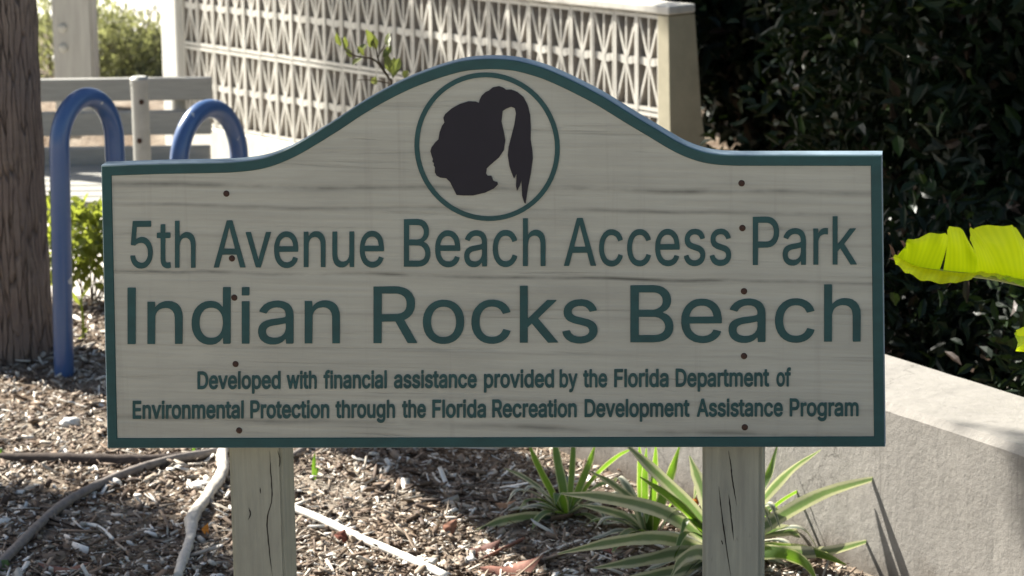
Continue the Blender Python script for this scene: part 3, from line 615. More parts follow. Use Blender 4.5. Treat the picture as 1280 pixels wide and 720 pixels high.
def palm(loc, h, r0, r1, label, nf=18, L=1.3, lean=(0, 0), seed=1, azs=None, group=None):
    random.seed(seed)
    root = thing('palm_tree', label, 'palm tree', loc, 0, group)
    def off(z): k = max(0.0, z - 1.05); return k * k / (k + .35)
    bm = bmesh.new(); n = 60; sides = 64; rings = []
    for i in range(n):
        t = i / (n - 1); z = -.12 + (h + .12) * t; r = r0 + (r1 - r0) * t + .05 * math.exp(-t * h / .10) * .6
        r *= 1 + .012 * math.sin(z * 37)
        rings.append([bm.verts.new((lean[0]*off(z) + math.cos(2*math.pi*k/sides) * r * (1 + .018 * math.sin(k * 2.1 + z * 5) + .010 * math.sin(k * 5.3 - z * 17)), lean[1]*off(z) + math.sin(2*math.pi*k/sides) * r * (1 + .018 * math.sin(k * 1.7 + z * 6)), z)) for k in range(sides)])
    for a, b in zip(rings[:-1], rings[1:]):
        for k in range(sides): bm.faces.new((a[k], a[(k+1) % sides], b[(k+1) % sides], b[k]))
    bm.faces.new(rings[-1])
    from_bm('trunk', bm, M_TRUNK, root, smooth=True)
    V = []; Fc = []
    for k in range(nf):
        az = azs[k] if azs else 2 * math.pi * (k / nf) * 2.618 + random.uniform(-.2, .2)
        el = random.uniform(-.1, 1.25) if not azs else random.uniform(.1, .9)
        frond_arrays(V, Fc, (lean[0] * off(h), lean[1] * off(h), h - .05), az, el, L * random.uniform(.85, 1.1), random.uniform(.9, 1.7))
    from_np('crown', V, Fc, M_FROND, root)
    return root
pb = at_z(60, 447, 0)
PALM_R = .175
palm((pb.x - PALM_R - .005, pb.y + PALM_R * .6, 0), 4.1, PALM_R, PALM_R - .012, 'palm with thick brown fibrous trunk at the left edge beside the blue rack', nf=20, L=1.1, lean=(-.50, -.48), seed=3)

# ------------------------------------------------------------------ blue bicycle rack
def mat_blue():
    a = NT('chipped blue paint'); f = a.noise(a.coord((1, 1, .5)), 22, 4, .6); c = a.noise(a.coord((1, 1, 1)), 5, 5, .6)
    chips = a.ramp(f, [(.67, 0.0), (.69, 1.0)])
    base = a.mix(a.ramp(c, [(.4, 0.0), (.7, 1.0)]), (.044, .098, .235), (.066, .120, .24))
    a.col(a.mix(chips, base, (.45, .46, .45))); a.set(.30, .5)
    a.p.inputs['Coat Weight'].default_value = .35; a.p.inputs['Coat Roughness'].default_value = .15
    a.bump(c, .06, .004); return a.m
M_BLUE = mat_blue()
g1 = at_z(79, 466, 0)
def on(px, py, Y): return at_y(px, py, Y)
Y1, Y2, Y3, Y4 = g1.y, g1.y + .16, g1.y + .42, g1.y + .62
a1 = at_y(75, 200, Y1); a2 = at_y(144, 200, Y2); b1 = at_y(224, 210, Y3); b2 = at_y(299, 205, Y4)
topA = at_y(108, 122, (Y1 + Y2) / 2).z; topB = at_y(262, 136, (Y3 + Y4) / 2).z
def arch(p, q, ztop, n=28):
    """points over an inverted U from p to q"""
    mid = (p + q) / 2; hv = (q - p) / 2; rr = hv.length * 1.2; pts = []
    for k in range(n + 1):
        t = math.pi * (1 - k / n); pts.append(Vector((mid.x + hv.x * math.cos(t), mid.y + hv.y * math.cos(t), ztop - rr + rr * math.sin(t))))
    return pts
def straight(a, b, n=8): return [a.lerp(b, k / n) for k in range(1, n)]
A_ = arch(a1, a2, topA); B_ = arch(b1, b2, topB)
mid = (a2 + b1) / 2; hv = (b1 - a2) / 2; rr = hv.length
U_ = [Vector((mid.x - hv.x * math.cos(t), mid.y - hv.y * math.cos(t), .12 + rr - rr * math.sin(t))) for t in [math.pi * k / 24 for k in range(25)]]
f0_ = Vector((g1.x, g1.y, -.08)); f1_ = Vector((b2.x, b2.y, -.25))
RP = [f0_] + straight(f0_, A_[0]) + A_ + straight(A_[-1], U_[0], 5) + U_ + straight(U_[-1], B_[0], 5) + B_ + straight(B_[-1], f1_) + [f1_]
bm = bmesh.new(); tube(bm, RP, .0262, 24)
rack = from_bm('bike_rack', bm, M_BLUE, smooth=True)
tag(rack, 'blue tubular bike rack with two rounded humps beside the palm trunk', 'bike rack')

# ------------------------------------------------------------------ bench
M_SLAT = mat_plain('weathered grey bench board', (.33, .32, .285), .6, .4, var=.22, scale=(3, 30, 30), bump=.15)
bench = thing('park_bench', 'weathered grey slatted bench behind the blue bike rack', 'bench', (0, 0, 0))
def slat(name, px1, pytop, pybot, Y, depth, x0=-2.5):
    """one long board whose front top edge passes through the given picture heights at its right end"""
    e = at_y(px1, pytop, Y); zt = e.z; zb = at_y(px1, pybot, Y).z
    bm = bmesh.new(); bm_box(bm, x0, e.x, Y, Y + depth, zb, zt); bevel(bm, .004, 2)
    return from_bm(name, bm, M_SLAT, bench), e.x, zt, zb
_, bxr, bz1, _ = slat('back_slat', 264, 97, 125, 9.80, .038)
slat('back_slat', 263, 138.5, 168, 9.765, .038)
_, _, _, bzl = slat('back_slat', 262, 183, 213, 9.73, .038)
zs = at_y(110, 252, 9.02).z
for k in range(7):
    bm = bmesh.new(); bm_box(bm, -2.5, bxr - .01, 9.02 + k * .105, 9.02 + k * .105 + .088, zs - .038, zs); bevel(bm, .004, 2)
    from_bm('seat_slat', bm, M_SLAT, bench)
for x in (bxr - .12, bxr - 1.3):
    bm = bmesh.new(); tube(bm, [Vector((x, 9.12, -.38)), Vector((x, 9.12, zs - .04))], .03, 12)
    from_bm('leg', bm, M_SLAT, bench)
    bm = bmesh.new(); bm_box(bm, x - .03, x + .03, 9.04, 9.70, zs - .085, zs - .0395); from_bm('seat_bearer', bm, M_SLAT, bench)
    bm = bmesh.new(); tube(bm, [Vector((x, 9.80, -.38)), Vector((x, 9.80, bzl - .06)), Vector((x, 9.875, bz1 - .01))], .025, 12)
    from_bm('back_post', bm, M_SLAT, bench)

# ------------------------------------------------------------------ round bollard in front of the bench
M_PALE = mat_plain('pale grey galvanised paint', (.42, .415, .375), .5, .45, .1, var=.2, scale=(10, 10, 6), bump=.05)
Yb = 9.15; q = at_y(174, 97, Yb); rr = 11 * pxm(Yb)
bol = thing('bollard', 'pale grey round metal post standing in front of the grey bench', 'bollard', (q.x, Yb, -.36))
H = q.z + .36
bm = bmesh.new(); tube(bm, [Vector((0, 0, -.1)), Vector((0, 0, H - .02))], rr, 28); from_bm('shaft', bm, M_PALE, bol, smooth=False)
bm = bmesh.new(); tube(bm, [Vector((0, 0, H - .021)), Vector((0, 0, H - .004)), Vector((0, 0, H + .004))], [rr * 1.07, rr * 1.07, rr * .8], 28); from_bm('cap', bm, M_PALE, bol)
for z, a_ in ((H - .075, -1.3), (H - .2, -1.7)):
    bm = bmesh.new(); bmesh.ops.create_uvsphere(bm, u_segments=10, v_segments=6, radius=.009)
    for v in bm.verts: v.co = Vector((math.cos(a_) * rr + v.co.x, math.sin(a_) * rr + v.co.y * .4, z + v.co.z))
    from_bm('bolt', bm, M_RUST, bol)
# ------------------------------------------------------------------ tall square grey post with bolts
Yp = 12.0; pl = at_y(66, 60, Yp); pr = at_y(117, 60, Yp)
tp = thing('square_post', 'tall square light grey post with bolts standing behind the bench', 'post', ((pl.x + pr.x) / 2, Yp + .08, -.36))
hw = (pr.x - pl.x) / 2
bm = bmesh.new(); bm_box(bm, -hw, hw, -.08, .08, -.1, 2.3)
bmesh.ops.bevel(bm, geom=[e for e in bm.edges if abs(e.verts[0].co.z - e.verts[1].co.z) > .5], offset=.012, segments=3, affect='EDGES')
from_bm('shaft', bm, mat_plain('light grey weathered timber', (.40, .39, .355), .6, .4, var=.25, scale=(14, 14, 1.5), bump=.1), tp)
for px, py in ((78, 35), (79, 60)):
    q = at_y(px, py, Yp - .004); bm = bmesh.new(); bmesh.ops.create_uvsphere(bm, u_segments=14, v_segments=8, radius=.020)
    for v in bm.verts: v.co = Vector((q.x - tp.location.x + v.co.x, -.082 + v.co.y * .5, q.z + .36 + v.co.z))
    from_bm('bolt', bm, M_PALE, tp, smooth=True)
for py in (22, 75):
    q = at_y(66, py, Yp); bm = bmesh.new(); bmesh.ops.create_uvsphere(bm, u_segments=12, v_segments=8, radius=.016)
    for v in bm.verts: v.co = Vector((-hw + v.co.x * .7, v.co.y - .04, q.z + .36 + v.co.z))
    from_bm('bolt', bm, M_PALE, tp, smooth=True)

# ------------------------------------------------------------------ leaves as geometry
def leaf_cloud(C, D, N, L, W, fold=.25, curl=.12):
    """C centres, D directions, N up-normals (n x 3), L lengths, W widths -> verts, faces"""
    n = len(C); D = D / np.linalg.norm(D, axis=1, keepdims=True); Sd = np.cross(D, N); Sd /= np.linalg.norm(Sd, axis=1, keepdims=True) + 1e-9; U = np.cross(Sd, D)
    L = L[:, None]; W = W[:, None]
    pts = [C, C + D*L*.35 + Sd*W*.5 + U*W*fold, C + D*L*.72 + Sd*W*.42 + U*W*fold - U*L*curl*.4, C + D*L - U*L*curl, C + D*L*.72 - Sd*W*.42 + U*W*fold - U*L*curl*.4, C + D*L*.35 - Sd*W*.5 + U*W*fold, C + D*L*.38, C + D*L*.72 - U*L*curl*.5]
    V = np.stack(pts, 1).reshape(-1, 3); b = (np.arange(n) * 8)[:, None]
    F4 = np.concatenate([b + np.array([[6, 1, 2, 7]]), b + np.array([[5, 6, 7, 4]])]); F3 = np.concatenate([b + np.array([[0, 1, 6]]), b + np.array([[0, 6, 5]]), b + np.array([[7, 2, 3]]), b + np.array([[4, 7, 3]])])
    return V, list(map(tuple, F4)) + list(map(tuple, F3))
def rdir(n, up=0.0):
    d = rng.normal(size=(n, 3)); d /= np.linalg.norm(d, axis=1, keepdims=True); d[:, 2] += up; return d
def shrub(name, label, cat, loc, rx, ry, h, nclump, per, ll, lw, mat, stemmat, group=None, z0=.08, clump=.11, kind_up=.3, surf=.55, nstem=9):
    root = thing(name, label, cat, loc, 0, group)
    d = rng.normal(size=(nclump, 3)); d /= np.linalg.norm(d, axis=1, keepdims=True)
    r = rng.uniform(0, 1, nclump) ** (1/3.0 * (1 - surf) + .001 * surf); r = np.clip(r * rng.uniform(.78, 1.12, nclump), 0, 1.15)
    cc = d * r[:, None] * np.array([rx, ry, (h - z0) / 2]); cc[:, 2] += z0 + (h - z0) / 2
    sizes = clump * rng.uniform(.6, 1.35, nclump)
    C = np.repeat(cc, per, 0) + rng.normal(size=(nclump * per, 3)) * np.repeat(sizes, per)[:, None] * .6
    C[:, 2] = np.maximum(C[:, 2], .01)
    D = rdir(nclump * per, kind_up) + np.repeat(d, per, 0) * .5
    V, Fc = leaf_cloud(C, D, rdir(len(C), .6), ll * rng.uniform(.6, 1.25, len(C)), lw * rng.uniform(.7, 1.2, len(C)))
    from_np('foliage', V, Fc, mat, root)
    bm = bmesh.new()
    for k in range(nstem):
        t = Vector(cc[rng.integers(nclump)].tolist()); b = Vector((rng.uniform(-.12, .12) * rx * 2, rng.uniform(-.12, .12) * ry * 2, -.06)); m = b.lerp(t, .5) + Vector((rng.uniform(-.06, .06), rng.uniform(-.06, .06), .05))
        tube(bm, catmull([b, m, t], 5), [.012 * h * (1 - .8 * i / 10) for i in range(11)], 6)
    from_bm('stem', bm, stemmat, root)
    return root
M_TWIG = mat_plain('brown twig', (.10, .075, .05), .85, .2, var=.4)
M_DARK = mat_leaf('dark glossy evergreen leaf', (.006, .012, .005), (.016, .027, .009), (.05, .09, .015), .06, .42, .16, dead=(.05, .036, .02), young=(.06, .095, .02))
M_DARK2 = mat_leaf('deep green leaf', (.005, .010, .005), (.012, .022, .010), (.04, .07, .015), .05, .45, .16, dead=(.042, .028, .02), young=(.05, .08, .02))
HG = 'dark evergreen shrubs behind the walls'
hedge = [  # x, y, rx, ry, h, leaf length, width, clumps, per, label
 (1.27, 8.3, .50, .55, 1.75, .060, .022, 330, 34, 'dark evergreen shrub right beside the end pier of the pierced wall'),
 (1.62, 7.75, .52, .60, 1.85, .075, .028, 330, 34, 'dark broad leaved shrub behind the planter wall and the banana leaf'),
 (2.35, 7.45, .55, .60, 1.8, .065, .026, 260, 30, 'dark shrub at the right edge above the concrete planter wall'),
 (1.08, 10.4, .74, .62, 2.3, .085, .036, 520, 40, 'tall dark shrub rising behind the pierced block wall end'),
 (2.05, 9.2, .80, .70, 2.7, .07, .026, 380, 34, 'tallest dark shrub, at the back of the foliage on the right'),
 (1.55, 8.9, .5, .5, 2.2, .06, .024, 260, 34, 'dark shrub filling the gap in the middle of the foliage'),
]
for i, (x, y, rx, ry, h, ll, lw_, nc, per, lab) in enumerate(hedge):
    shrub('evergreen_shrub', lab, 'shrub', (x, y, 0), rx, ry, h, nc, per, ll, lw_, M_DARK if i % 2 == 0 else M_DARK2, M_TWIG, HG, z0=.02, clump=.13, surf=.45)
for x, y, lab in ((1.15, 11.9, 'dark shrub at the very back, glimpsed between the end pier and the nearer shrubs'), (2.6, 11.2, 'dark shrub at the back of the foliage near the right edge')):
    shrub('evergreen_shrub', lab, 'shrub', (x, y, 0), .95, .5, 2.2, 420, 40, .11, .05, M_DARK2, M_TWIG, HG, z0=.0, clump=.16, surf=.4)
# low undergrowth of the same shrubs at the wall's back
for x, y, lab in ((1.05, 7.05, 'low dark undergrowth shrub just behind the planter wall next to the sign edge'), (1.50, 6.55, 'low dark undergrowth shrub behind the planter wall at the right edge')):
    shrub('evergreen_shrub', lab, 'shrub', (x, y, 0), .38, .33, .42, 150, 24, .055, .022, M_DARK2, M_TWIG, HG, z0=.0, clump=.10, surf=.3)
# high crowns of trees outside the picture: they shade the foliage and dapple the wall
M_CANOPY = mat_leaf('canopy leaf', (.03, .05, .015), (.05, .08, .02), (.10, .15, .02), .15, .4, .4)
def shade_tree(loc, hz, r, label, nc=90, per=26, rz=.6, ll=.09, lean=(0, 0)):
    root = thing('shade_tree', label, 'tree', loc)
    bm = bmesh.new(); tube(bm, catmull([Vector((0, 0, -.5)), Vector((.03 + lean[0] * .4, .02 + lean[1] * .4, hz * .5)), Vector((lean[0], lean[1], hz))], 8), [.07 - .045 * i / 16 for i in range(17)], 12, jitter=.08)
    from_bm('trunk', bm, M_TRUNK, root, smooth=True)
    d = rdir(nc); d /= np.linalg.norm(d, axis=1, keepdims=True); cc = d * (rng.uniform(0, 1, nc) ** .5)[:, None] * np.array([r, r, r * rz]) + np.array([lean[0], lean[1], hz])
    C = np.repeat(cc, per, 0) + rng.normal(size=(nc * per, 3)) * .08
    V, Fc = leaf_cloud(C, rdir(len(C)), rdir(len(C), .8), ll * rng.uniform(.7, 1.2, len(C)), ll * .45 * rng.uniform(.7, 1.2, len(C)))
    from_np('crown', V, Fc, M_CANOPY, root)
shade_tree((-2.7, 10.3, -.36), 3.36, .9, 'unseen leaning leafy tree added to shade the dark foliage, beyond the bench outside the left edge', nc=220, per=40, rz=.5, ll=.10, lean=(1.6, -.7))  # unseen, added and leaned so its crown keeps sun off the shrubs
shade_tree((-3.96, 7.85, 0), 2.75, .55, 'small leafy tree beyond the palm outside the left edge', nc=150, per=70, rz=.6, ll=.11)
shade_tree((-3.40, 6.60, 0), 4.27, .42, 'unseen tall slim leafy tree added to shade the planter wall, beyond the palm outside the left edge', nc=80, per=50, rz=.9, lean=(1.03, 1.27))  # unseen, added to cast shade on the right end of the planter wall
palm((-2.6, 11.8, -.36), 3.3, .10, .085, 'slender palm on the sand beyond the bench, out on the left', nf=14, L=1.0, seed=11)

# ------------------------------------------------------------------ scrub on the dune
M_SCRUB = mat_leaf('grey green dune scrub leaf', (.17, .175, .12), (.25, .255, .17), (.42, .44, .16), .42, .55, .3, dead=(.13, .10, .10))
M_SCRUB2 = mat_leaf('dry purplish scrub leaf', (.14, .125, .13), (.19, .175, .15), (.2, .2, .06), .2, .6, .2, dead=(.30, .2, .07))
SG = 'scrub bushes on the sand'
for px, Y, r, h, mt, lab in ((62, 13.4, .16, .75, M_SCRUB, 'grey green dune bush seen between the palm trunk and the square post'),
                             (133, 13.2, .20, .50, M_SCRUB, 'yellow green dune bush right beside the square post'),
                             (162, 13.5, .21, .36, M_SCRUB2, 'dry purplish dune bush between the greener bushes'),
                             (190, 13.3, .18, .34, M_SCRUB, 'grey green dune bush beside the white corner of the pierced wall')):
    q = at_y(px, 60, Y); gz = float(sand_h(q.x, Y)) - .05
    top = at_y(px, {62: 2, 133: 12, 162: 34, 190: 42}[px], Y).z
    shrub('dune_bush', lab, 'bush', (q.x, Y, gz), r, .25, max(.3, top - gz), 90, 26, .045, .011, mt, M_TWIG, SG, clump=.075, kind_up=.9)

# ------------------------------------------------------------------ little bright shrub between rack and sign, and a seedling
M_LIME = mat_leaf('bright yellow green leaf', (.10, .14, .03), (.17, .20, .04), (.42, .48, .06), .42, .35, .5)
q = at_z(110, 376, float(bed_h(at_z(110, 376)[0], at_z(110, 376)[1])))
ql = at_y(108, 366, 8.25)
shrub('leafy_shrub', 'small bright yellow green leafy shrub between the blue rack and the sign edge', 'shrub', (ql.x, 8.25, float(bed_h(ql.x, 8.25))), .11, .10, at_y(108, 262, 8.25).z + .02, 34, 16, .045, .024, M_LIME, M_TWIG, z0=.07, clump=.05)
def ribbon(pts, widths, n=10, side=None, fold=.0):
    P = catmull(pts, n); m = len(P); V = []; Fc = []; UV = []
    for i, p in enumerate(P):
        t = i / (m - 1); tg = (P[min(i+1, m-1)] - P[max(i-1, 0)]).normalized()
        s = side if side is not None else tg.cross(Vector((0, 0, 1)))
        s = (s - tg * s.dot(tg)).normalized(); u = s.cross(tg)
        k = t * (len(widths) - 1); j = min(int(k), len(widths) - 2); wd = widths[j] + (widths[j+1] - widths[j]) * (k - j)
        for a in (-1, -.5, 0, .5, 1): V.append(p + s * wd * a * .5 + u * wd * (fold * abs(a) + .05 * math.sin(i * .9 + a * 2))); UV.append(a)
    for i in range(m - 1):
        for a in range(4): Fc.append((i*5+a, i*5+a+1, (i+1)*5+a+1, (i+1)*5+a))
    return V, Fc, UV
def uv_layer(o, UV, name='across'):
    at = o.data.attributes.new(name, 'FLOAT', 'POINT'); at.data.foreach_set('value', UV)
q = at_z(103, 424, 0.0); sd = thing('seedling', 'tiny green seedling with a yellow bud right of the blue rack leg', 'seedling', (q.x, q.y, float(bed_h(q.x, q.y))))
bm = bmesh.new(); tube(bm, [Vector((0, 0, -.02)), Vector((.004, 0, .06)), Vector((.0, 0, .12))], .0035, 6); from_bm('stem', bm, M_LIME, sd)
V, Fc = leaf_cloud(np.array([[0, 0, .012], [0, 0, .02], [0, 0, .10], [0, 0, .115]]), np.array([[-.3, -.1, -.2], [.3, -.2, .5], [-.5, 0, .8], [.5, 0, .8]]), rdir(4, 0), np.array([.03, .03, .05, .04]), np.array([.016, .014, .012, .012]))
for k in range(4):
    from_np('leaf', V[k*8:k*8+8], [tuple(i - k*8 for i in f) for f in Fc if k*8 <= min(f) and max(f) < k*8+8], M_LIME, sd)

# ------------------------------------------------------------------ leafy sprig in front of the pierced wall
M_SPRIG = mat_leaf('olive sapling leaf', (.075, .09, .025), (.11, .125, .035), (.22, .26, .05), .3, .4, .4)
Ysp = 6.9
bs = at_y(497, 130, Ysp); gz = float(bed_h(bs.x, Ysp))
sp = thing('sapling', 'thin sapling with olive leaves showing above the sign in front of the pierced wall', 'sapling', (bs.x, Ysp, gz))
def spl(px, py, dy=0.0):
    v = at_y(px, py, Ysp + dy); return Vector((v.x - bs.x, v.y - Ysp, v.z - gz))
bm = bmesh.new()
for pts, r in (([Vector((.02, .02, -.05)), Vector((0, .03, .3)), spl(492, 128), spl(484, 95)], .005), ([spl(486, 97), spl(474, 78), spl(470, 62), spl(465, 47)], .003), ([spl(484, 95), spl(468, 75), spl(445, 70), spl(432, 62), spl(427, 47)], .003), ([spl(472, 72), spl(480, 58), spl(488, 44)], .002), ([spl(488, 110), spl(505, 100, .02), spl(512, 92)], .002), ([spl(487, 104), spl(463, 100), spl(447, 100)], .002)):
    P = catmull(pts, 6); tube(bm, P, [r * (1 - .6 * i / len(P)) for i in range(len(P))], 6)
from_bm('stem', bm, M_TWIG, sp)
Vs = []; Fs = []
for (x0, y0, x1, y1, wd) in ((464, 60, 460, 38, 12), (471, 62, 462, 40, 11), (488, 92, 482, 66, 11), (491, 98, 494, 70, 13), (486, 60, 484, 38, 9), (426, 58, 420, 42, 8), (432, 62, 431, 46, 7), (447, 68, 458, 52, 9), (432, 60, 440, 72, 7), (452, 72, 440, 80, 9), (505, 98, 510, 88, 11), (470, 95, 466, 108, 9), (493, 90, 500, 72, 10), (478, 72, 490, 56, 9), (455, 70, 448, 58, 7)):
    a = spl(x0, y0, random.uniform(-.03, .03)); b = spl(x1, y1, random.uniform(-.05, .05)); d = np.array(b - a)[None]
    V, Fc = leaf_cloud(np.array(a)[None], d, np.array([[random.uniform(-.6, .6), -1, random.uniform(.1, .7)]]), np.array([np.linalg.norm(d)]), np.array([wd * pxm(Ysp)]), .15, .1)
    Fs += [tuple(i + len(Vs) for i in f) for f in Fc]; Vs += V.tolist()
from_np('foliage', Vs, Fs, M_SPRIG, sp)

# ------------------------------------------------------------------ banana leaf reaching in on the right
def mat_banana():
    a = NT('backlit banana leaf'); at = a.n('Attribute', attribute_name='across'); al = a.n('Attribute', attribute_name='along')
    wv = a.math('SINE', a.math('MULTIPLY', al.outputs['Fac'], 260.0)); vein = a.math('MULTIPLY', a.math('ADD', wv, 1.0), .5)
    n = a.noise(a.coord((12, 12, 12)), 2, 4, .6)
    edge = a.ramp(a.math('ADD', a.math('ABSOLUTE', at.outputs['Fac']), a.math('MULTIPLY', n, .12)), [(1.02, 0.0), (1.06, 1.0)])
    base = a.mix(edge, a.mix(n, (.085, .13, .012), (.12, .155, .015)), (.16, .07, .03))
    a.col(base); a.set(.4, .5)
    tr = a.mix(edge, a.mix(a.math('MULTIPLY', vein, .45), (.74, .90, .006), (.56, .76, .004)), (.18, .07, .02))
    a.translucent(tr, .70); a.bump(vein, .15, .003); return a.m
M_BAN = mat_banana()
Ybn = 5.25
def bnp(px, py, dy=0.0): return at_y(px, py, Ybn + dy)
ban_base = Vector((1.72, 5.62, 0))
ban = thing('banana_plant', 'banana plant whose bright yellow green torn leaf reaches in at the right edge', 'banana plant', ban_base)
def bl(v): return Vector(v) - ban_base
bm = bmesh.new(); tube(bm, catmull([Vector((0, 0, -.1)), Vector((.02, .01, .4)), Vector((.06, .0, .85)), Vector((.02, 0, 1.05))], 8), [.065 - .02 * i / 24 for i in range(25)], 16); from_bm('pseudostem', bm, mat_plain('banana stem', (.16, .19, .05), .5, .4, var=.4, scale=(5, 5, 30)), ban, smooth=True)
M_RIB = mat_plain('pale green midrib', (.30, .36, .06), .4, .5, var=.15)
M_TIP = mat_leaf('dry brown leaf tip', (.16, .085, .05), (.28, .17, .10), (.3, .15, .08), .25, .8, .2)
# midrib: tip -> base
rib_px = [(1119, 323, -.16), (1150, 334, -.13), (1200, 341, -.09), (1240, 345, -.04), (1290, 355, .02), (1350, 372, .12)]
rib = catmull([bnp(*p) for p in rib_px], 10)
segsU = [(.0, .305, [(1133, 311), (1132, 303), (1136, 299), (1160, 293.5), (1178, 290), (1186, 296)], -.05),
         (.31, .50, [(1184, 286), (1186, 283.5), (1197, 283), (1204, 289), (1218, 312)], -.05),
         (.505, 1.0, [(1213, 300), (1212, 287), (1218, 284), (1262, 281), (1270, 284), (1279, 305), (1330, 320)], -.05)]
segsL = [(.0, .62, [(1116, 322), (1121, 332), (1136, 343), (1158, 352), (1185, 354.5), (1205, 352), (1224, 344), (1245, 346.5)], -.10),
         (.62, 1.0, [(1245, 346.5), (1270, 354), (1330, 380)], -.06)]
def rib_at(t):
    k = t * (len(rib) - 1); j = min(int(k), len(rib) - 2); return rib[j].lerp(rib[j+1], k - j)
def poly_at(E, f):
    k = f * (len(E) - 1); j = min(int(k), len(E) - 2); f = k - j
    return (E[j][0] + (E[j+1][0] - E[j][0]) * f, E[j][1] + (E[j+1][1] - E[j][1]) * f)
NR = 60; lf = [[bl(rib_at(i / NR)) for i in range(NR + 1)], [], [0.0] * (NR + 1), [i / NR for i in range(NR + 1)]]   # the two halves share the midrib's points
for segs in (segsU, segsL):
    for r0, r1, edge, dy in segs:
        i0, i1 = round(r0 * NR), round(r1 * NR); m = 6; prev = None
        for i in range(i0, i1 + 1):
            t = i / NR; rp = rib_at(t); e = poly_at(edge, (i - i0) / (i1 - i0)); ep = at_y(e[0], e[1], rp.y + dy); row = [i]
            for q in range(1, m + 1):
                f = q / m; p = rp.lerp(ep, f) + Vector((0, -.02 * math.sin(math.pi * f), .010 * math.sin(math.pi * f))) + Vector((0, .005 * f * math.sin(t * 60 + f * 3), .002 * f * math.sin(t * 75)))
                row.append(len(lf[0])); lf[0].append(bl(p)); lf[2].append(f); lf[3].append(t)
            if prev:
                for q in range(m): lf[1].append((prev[q], row[q], row[q+1], prev[q+1]))
            prev = row
leaf = from_np('leaf', lf[0], lf[1], M_BAN, ban, smooth=True); uv_layer(leaf, lf[2], 'across'); uv_layer(leaf, lf[3], 'along')
bm = bmesh.new(); ribl = [bl(p + Vector((0, .002, -.002))) for p in rib] + [bl(Vector((1.95, 5.5, .98))), Vector((.03, 0, .98))]
tube(bm, ribl, [.0015 + .008 * min(1, i / len(rib)) for i in range(len(ribl))], 8); from_bm('midrib', bm, M_RIB, leaf, smooth=True)
Vs = []; Fs = []
for (x0, y0, x1, y1, wd) in ((1118, 325, 1113, 303, 5), (1119, 326, 1111, 321, 5), (1121, 320, 1126, 312, 5), (1133, 325, 1139, 318, 7), (1131, 310, 1126, 298, 5), (1134, 318, 1131, 308, 4), (1212, 284, 1213, 277, 2.5)):
    a = bl(bnp(x0, y0, -.12)); b = bl(bnp(x1, y1, -.10)); d = np.array(b - a)[None]
    V, Fc = leaf_cloud(np.array(a)[None], d, np.array([[.3, -1, .3]]), np.array([np.linalg.norm(d)]), np.array([wd * pxm(Ybn)]), .3, .2)
    Fs += [tuple(i + len(Vs) for i in f) for f in Fc]; Vs += V.tolist()
from_np('dry_tip', Vs[:-8], [f for f in Fs if max(f) < len(Vs) - 8], M_TIP, leaf)
from_np('dry_tip', Vs[-8:], [tuple(i - len(Vs) + 8 for i in f) for f in Fs if max(f) >= len(Vs) - 8], M_TIP, leaf)
# a second leaf, only its tip in the picture
r2 = [bnp(1271, 416, -.05), bnp(1290, 414, -.02), bnp(1330, 418, .05), Vector((2.0, 5.45, .72)), ban_base + Vector((.03, 0, .8))]
V, Fc, UV = ribbon([bl(p) for p in r2], [.010, .022, .04, .05, .02], 8, Vector((0, .35, 1)), .12)
l2 = from_np('leaf', V, Fc, M_BAN, ban, smooth=True); uv_layer(l2, [abs(u) * .9 for u in UV], 'across'); uv_layer(l2, [i / len(UV) for i in range(len(UV))], 'along')
for (dx, dy, dz) in ((.55, -.35, .75), (.6, .3, 1.1), (.1, .6, 1.3)):
    P = [Vector((.03, 0, .95)), Vector((dx * .35, dy * .35, .95 + dz * .4)), Vector((dx * .8, dy * .8, .95 + dz * .45)), Vector((dx * 1.4, dy * 1.4, .95 + dz * .25))]
    V, Fc, UV = ribbon(P, [.03, .22, .26, .20, .04], 8, None, .15)
    l3 = from_np('leaf', V, Fc, M_BAN, ban, smooth=True); uv_layer(l3, [abs(u) * .9 for u in UV], 'across'); uv_layer(l3, [i / len(UV) for i in range(len(UV))], 'along')

# ------------------------------------------------------------------ variegated strap-leaved plants behind the right post
def mat_strap():
    a = NT('variegated strap leaf'); at = a.n('Attribute', attribute_name='across'); r = a.n('NewGeometry').outputs['Random Per Island']
    n = a.noise(a.coord((40, 40, 40)), 1.5, 3, .6)
    e = a.math('ADD', a.math('ABSOLUTE', at.outputs['Fac']), a.math('MULTIPLY', a.math('SUBTRACT', n, .5), .25))
    m = a.ramp(e, [(.32, 0.0), (.62, 1.0)])
    g = a.mix(r, (.115, .142, .12), (.155, .18, .15))
    a.col(a.mix(m, g, (.52, .51, .40))); a.set(.38, .5)
    a.translucent(a.mix(m, (.15, .24, .06), (.42, .43, .22)), .33); return a.m
def mat_strap_green():
    a = NT('green strap leaf'); at = a.n('Attribute', attribute_name='across'); e = a.math('ABSOLUTE', at.outputs['Fac']); m = a.ramp(e, [(.72, 0.0), (.82, 1.0)])
    a.col(a.mix(m, (.075, .12, .045), (.40, .42, .22))); a.set(.38, .5); a.translucent(a.mix(m, (.20, .38, .02), (.5, .55, .2)), .42); return a.m
M_STRAP = mat_strap(); M_STRAPG = mat_strap_green()
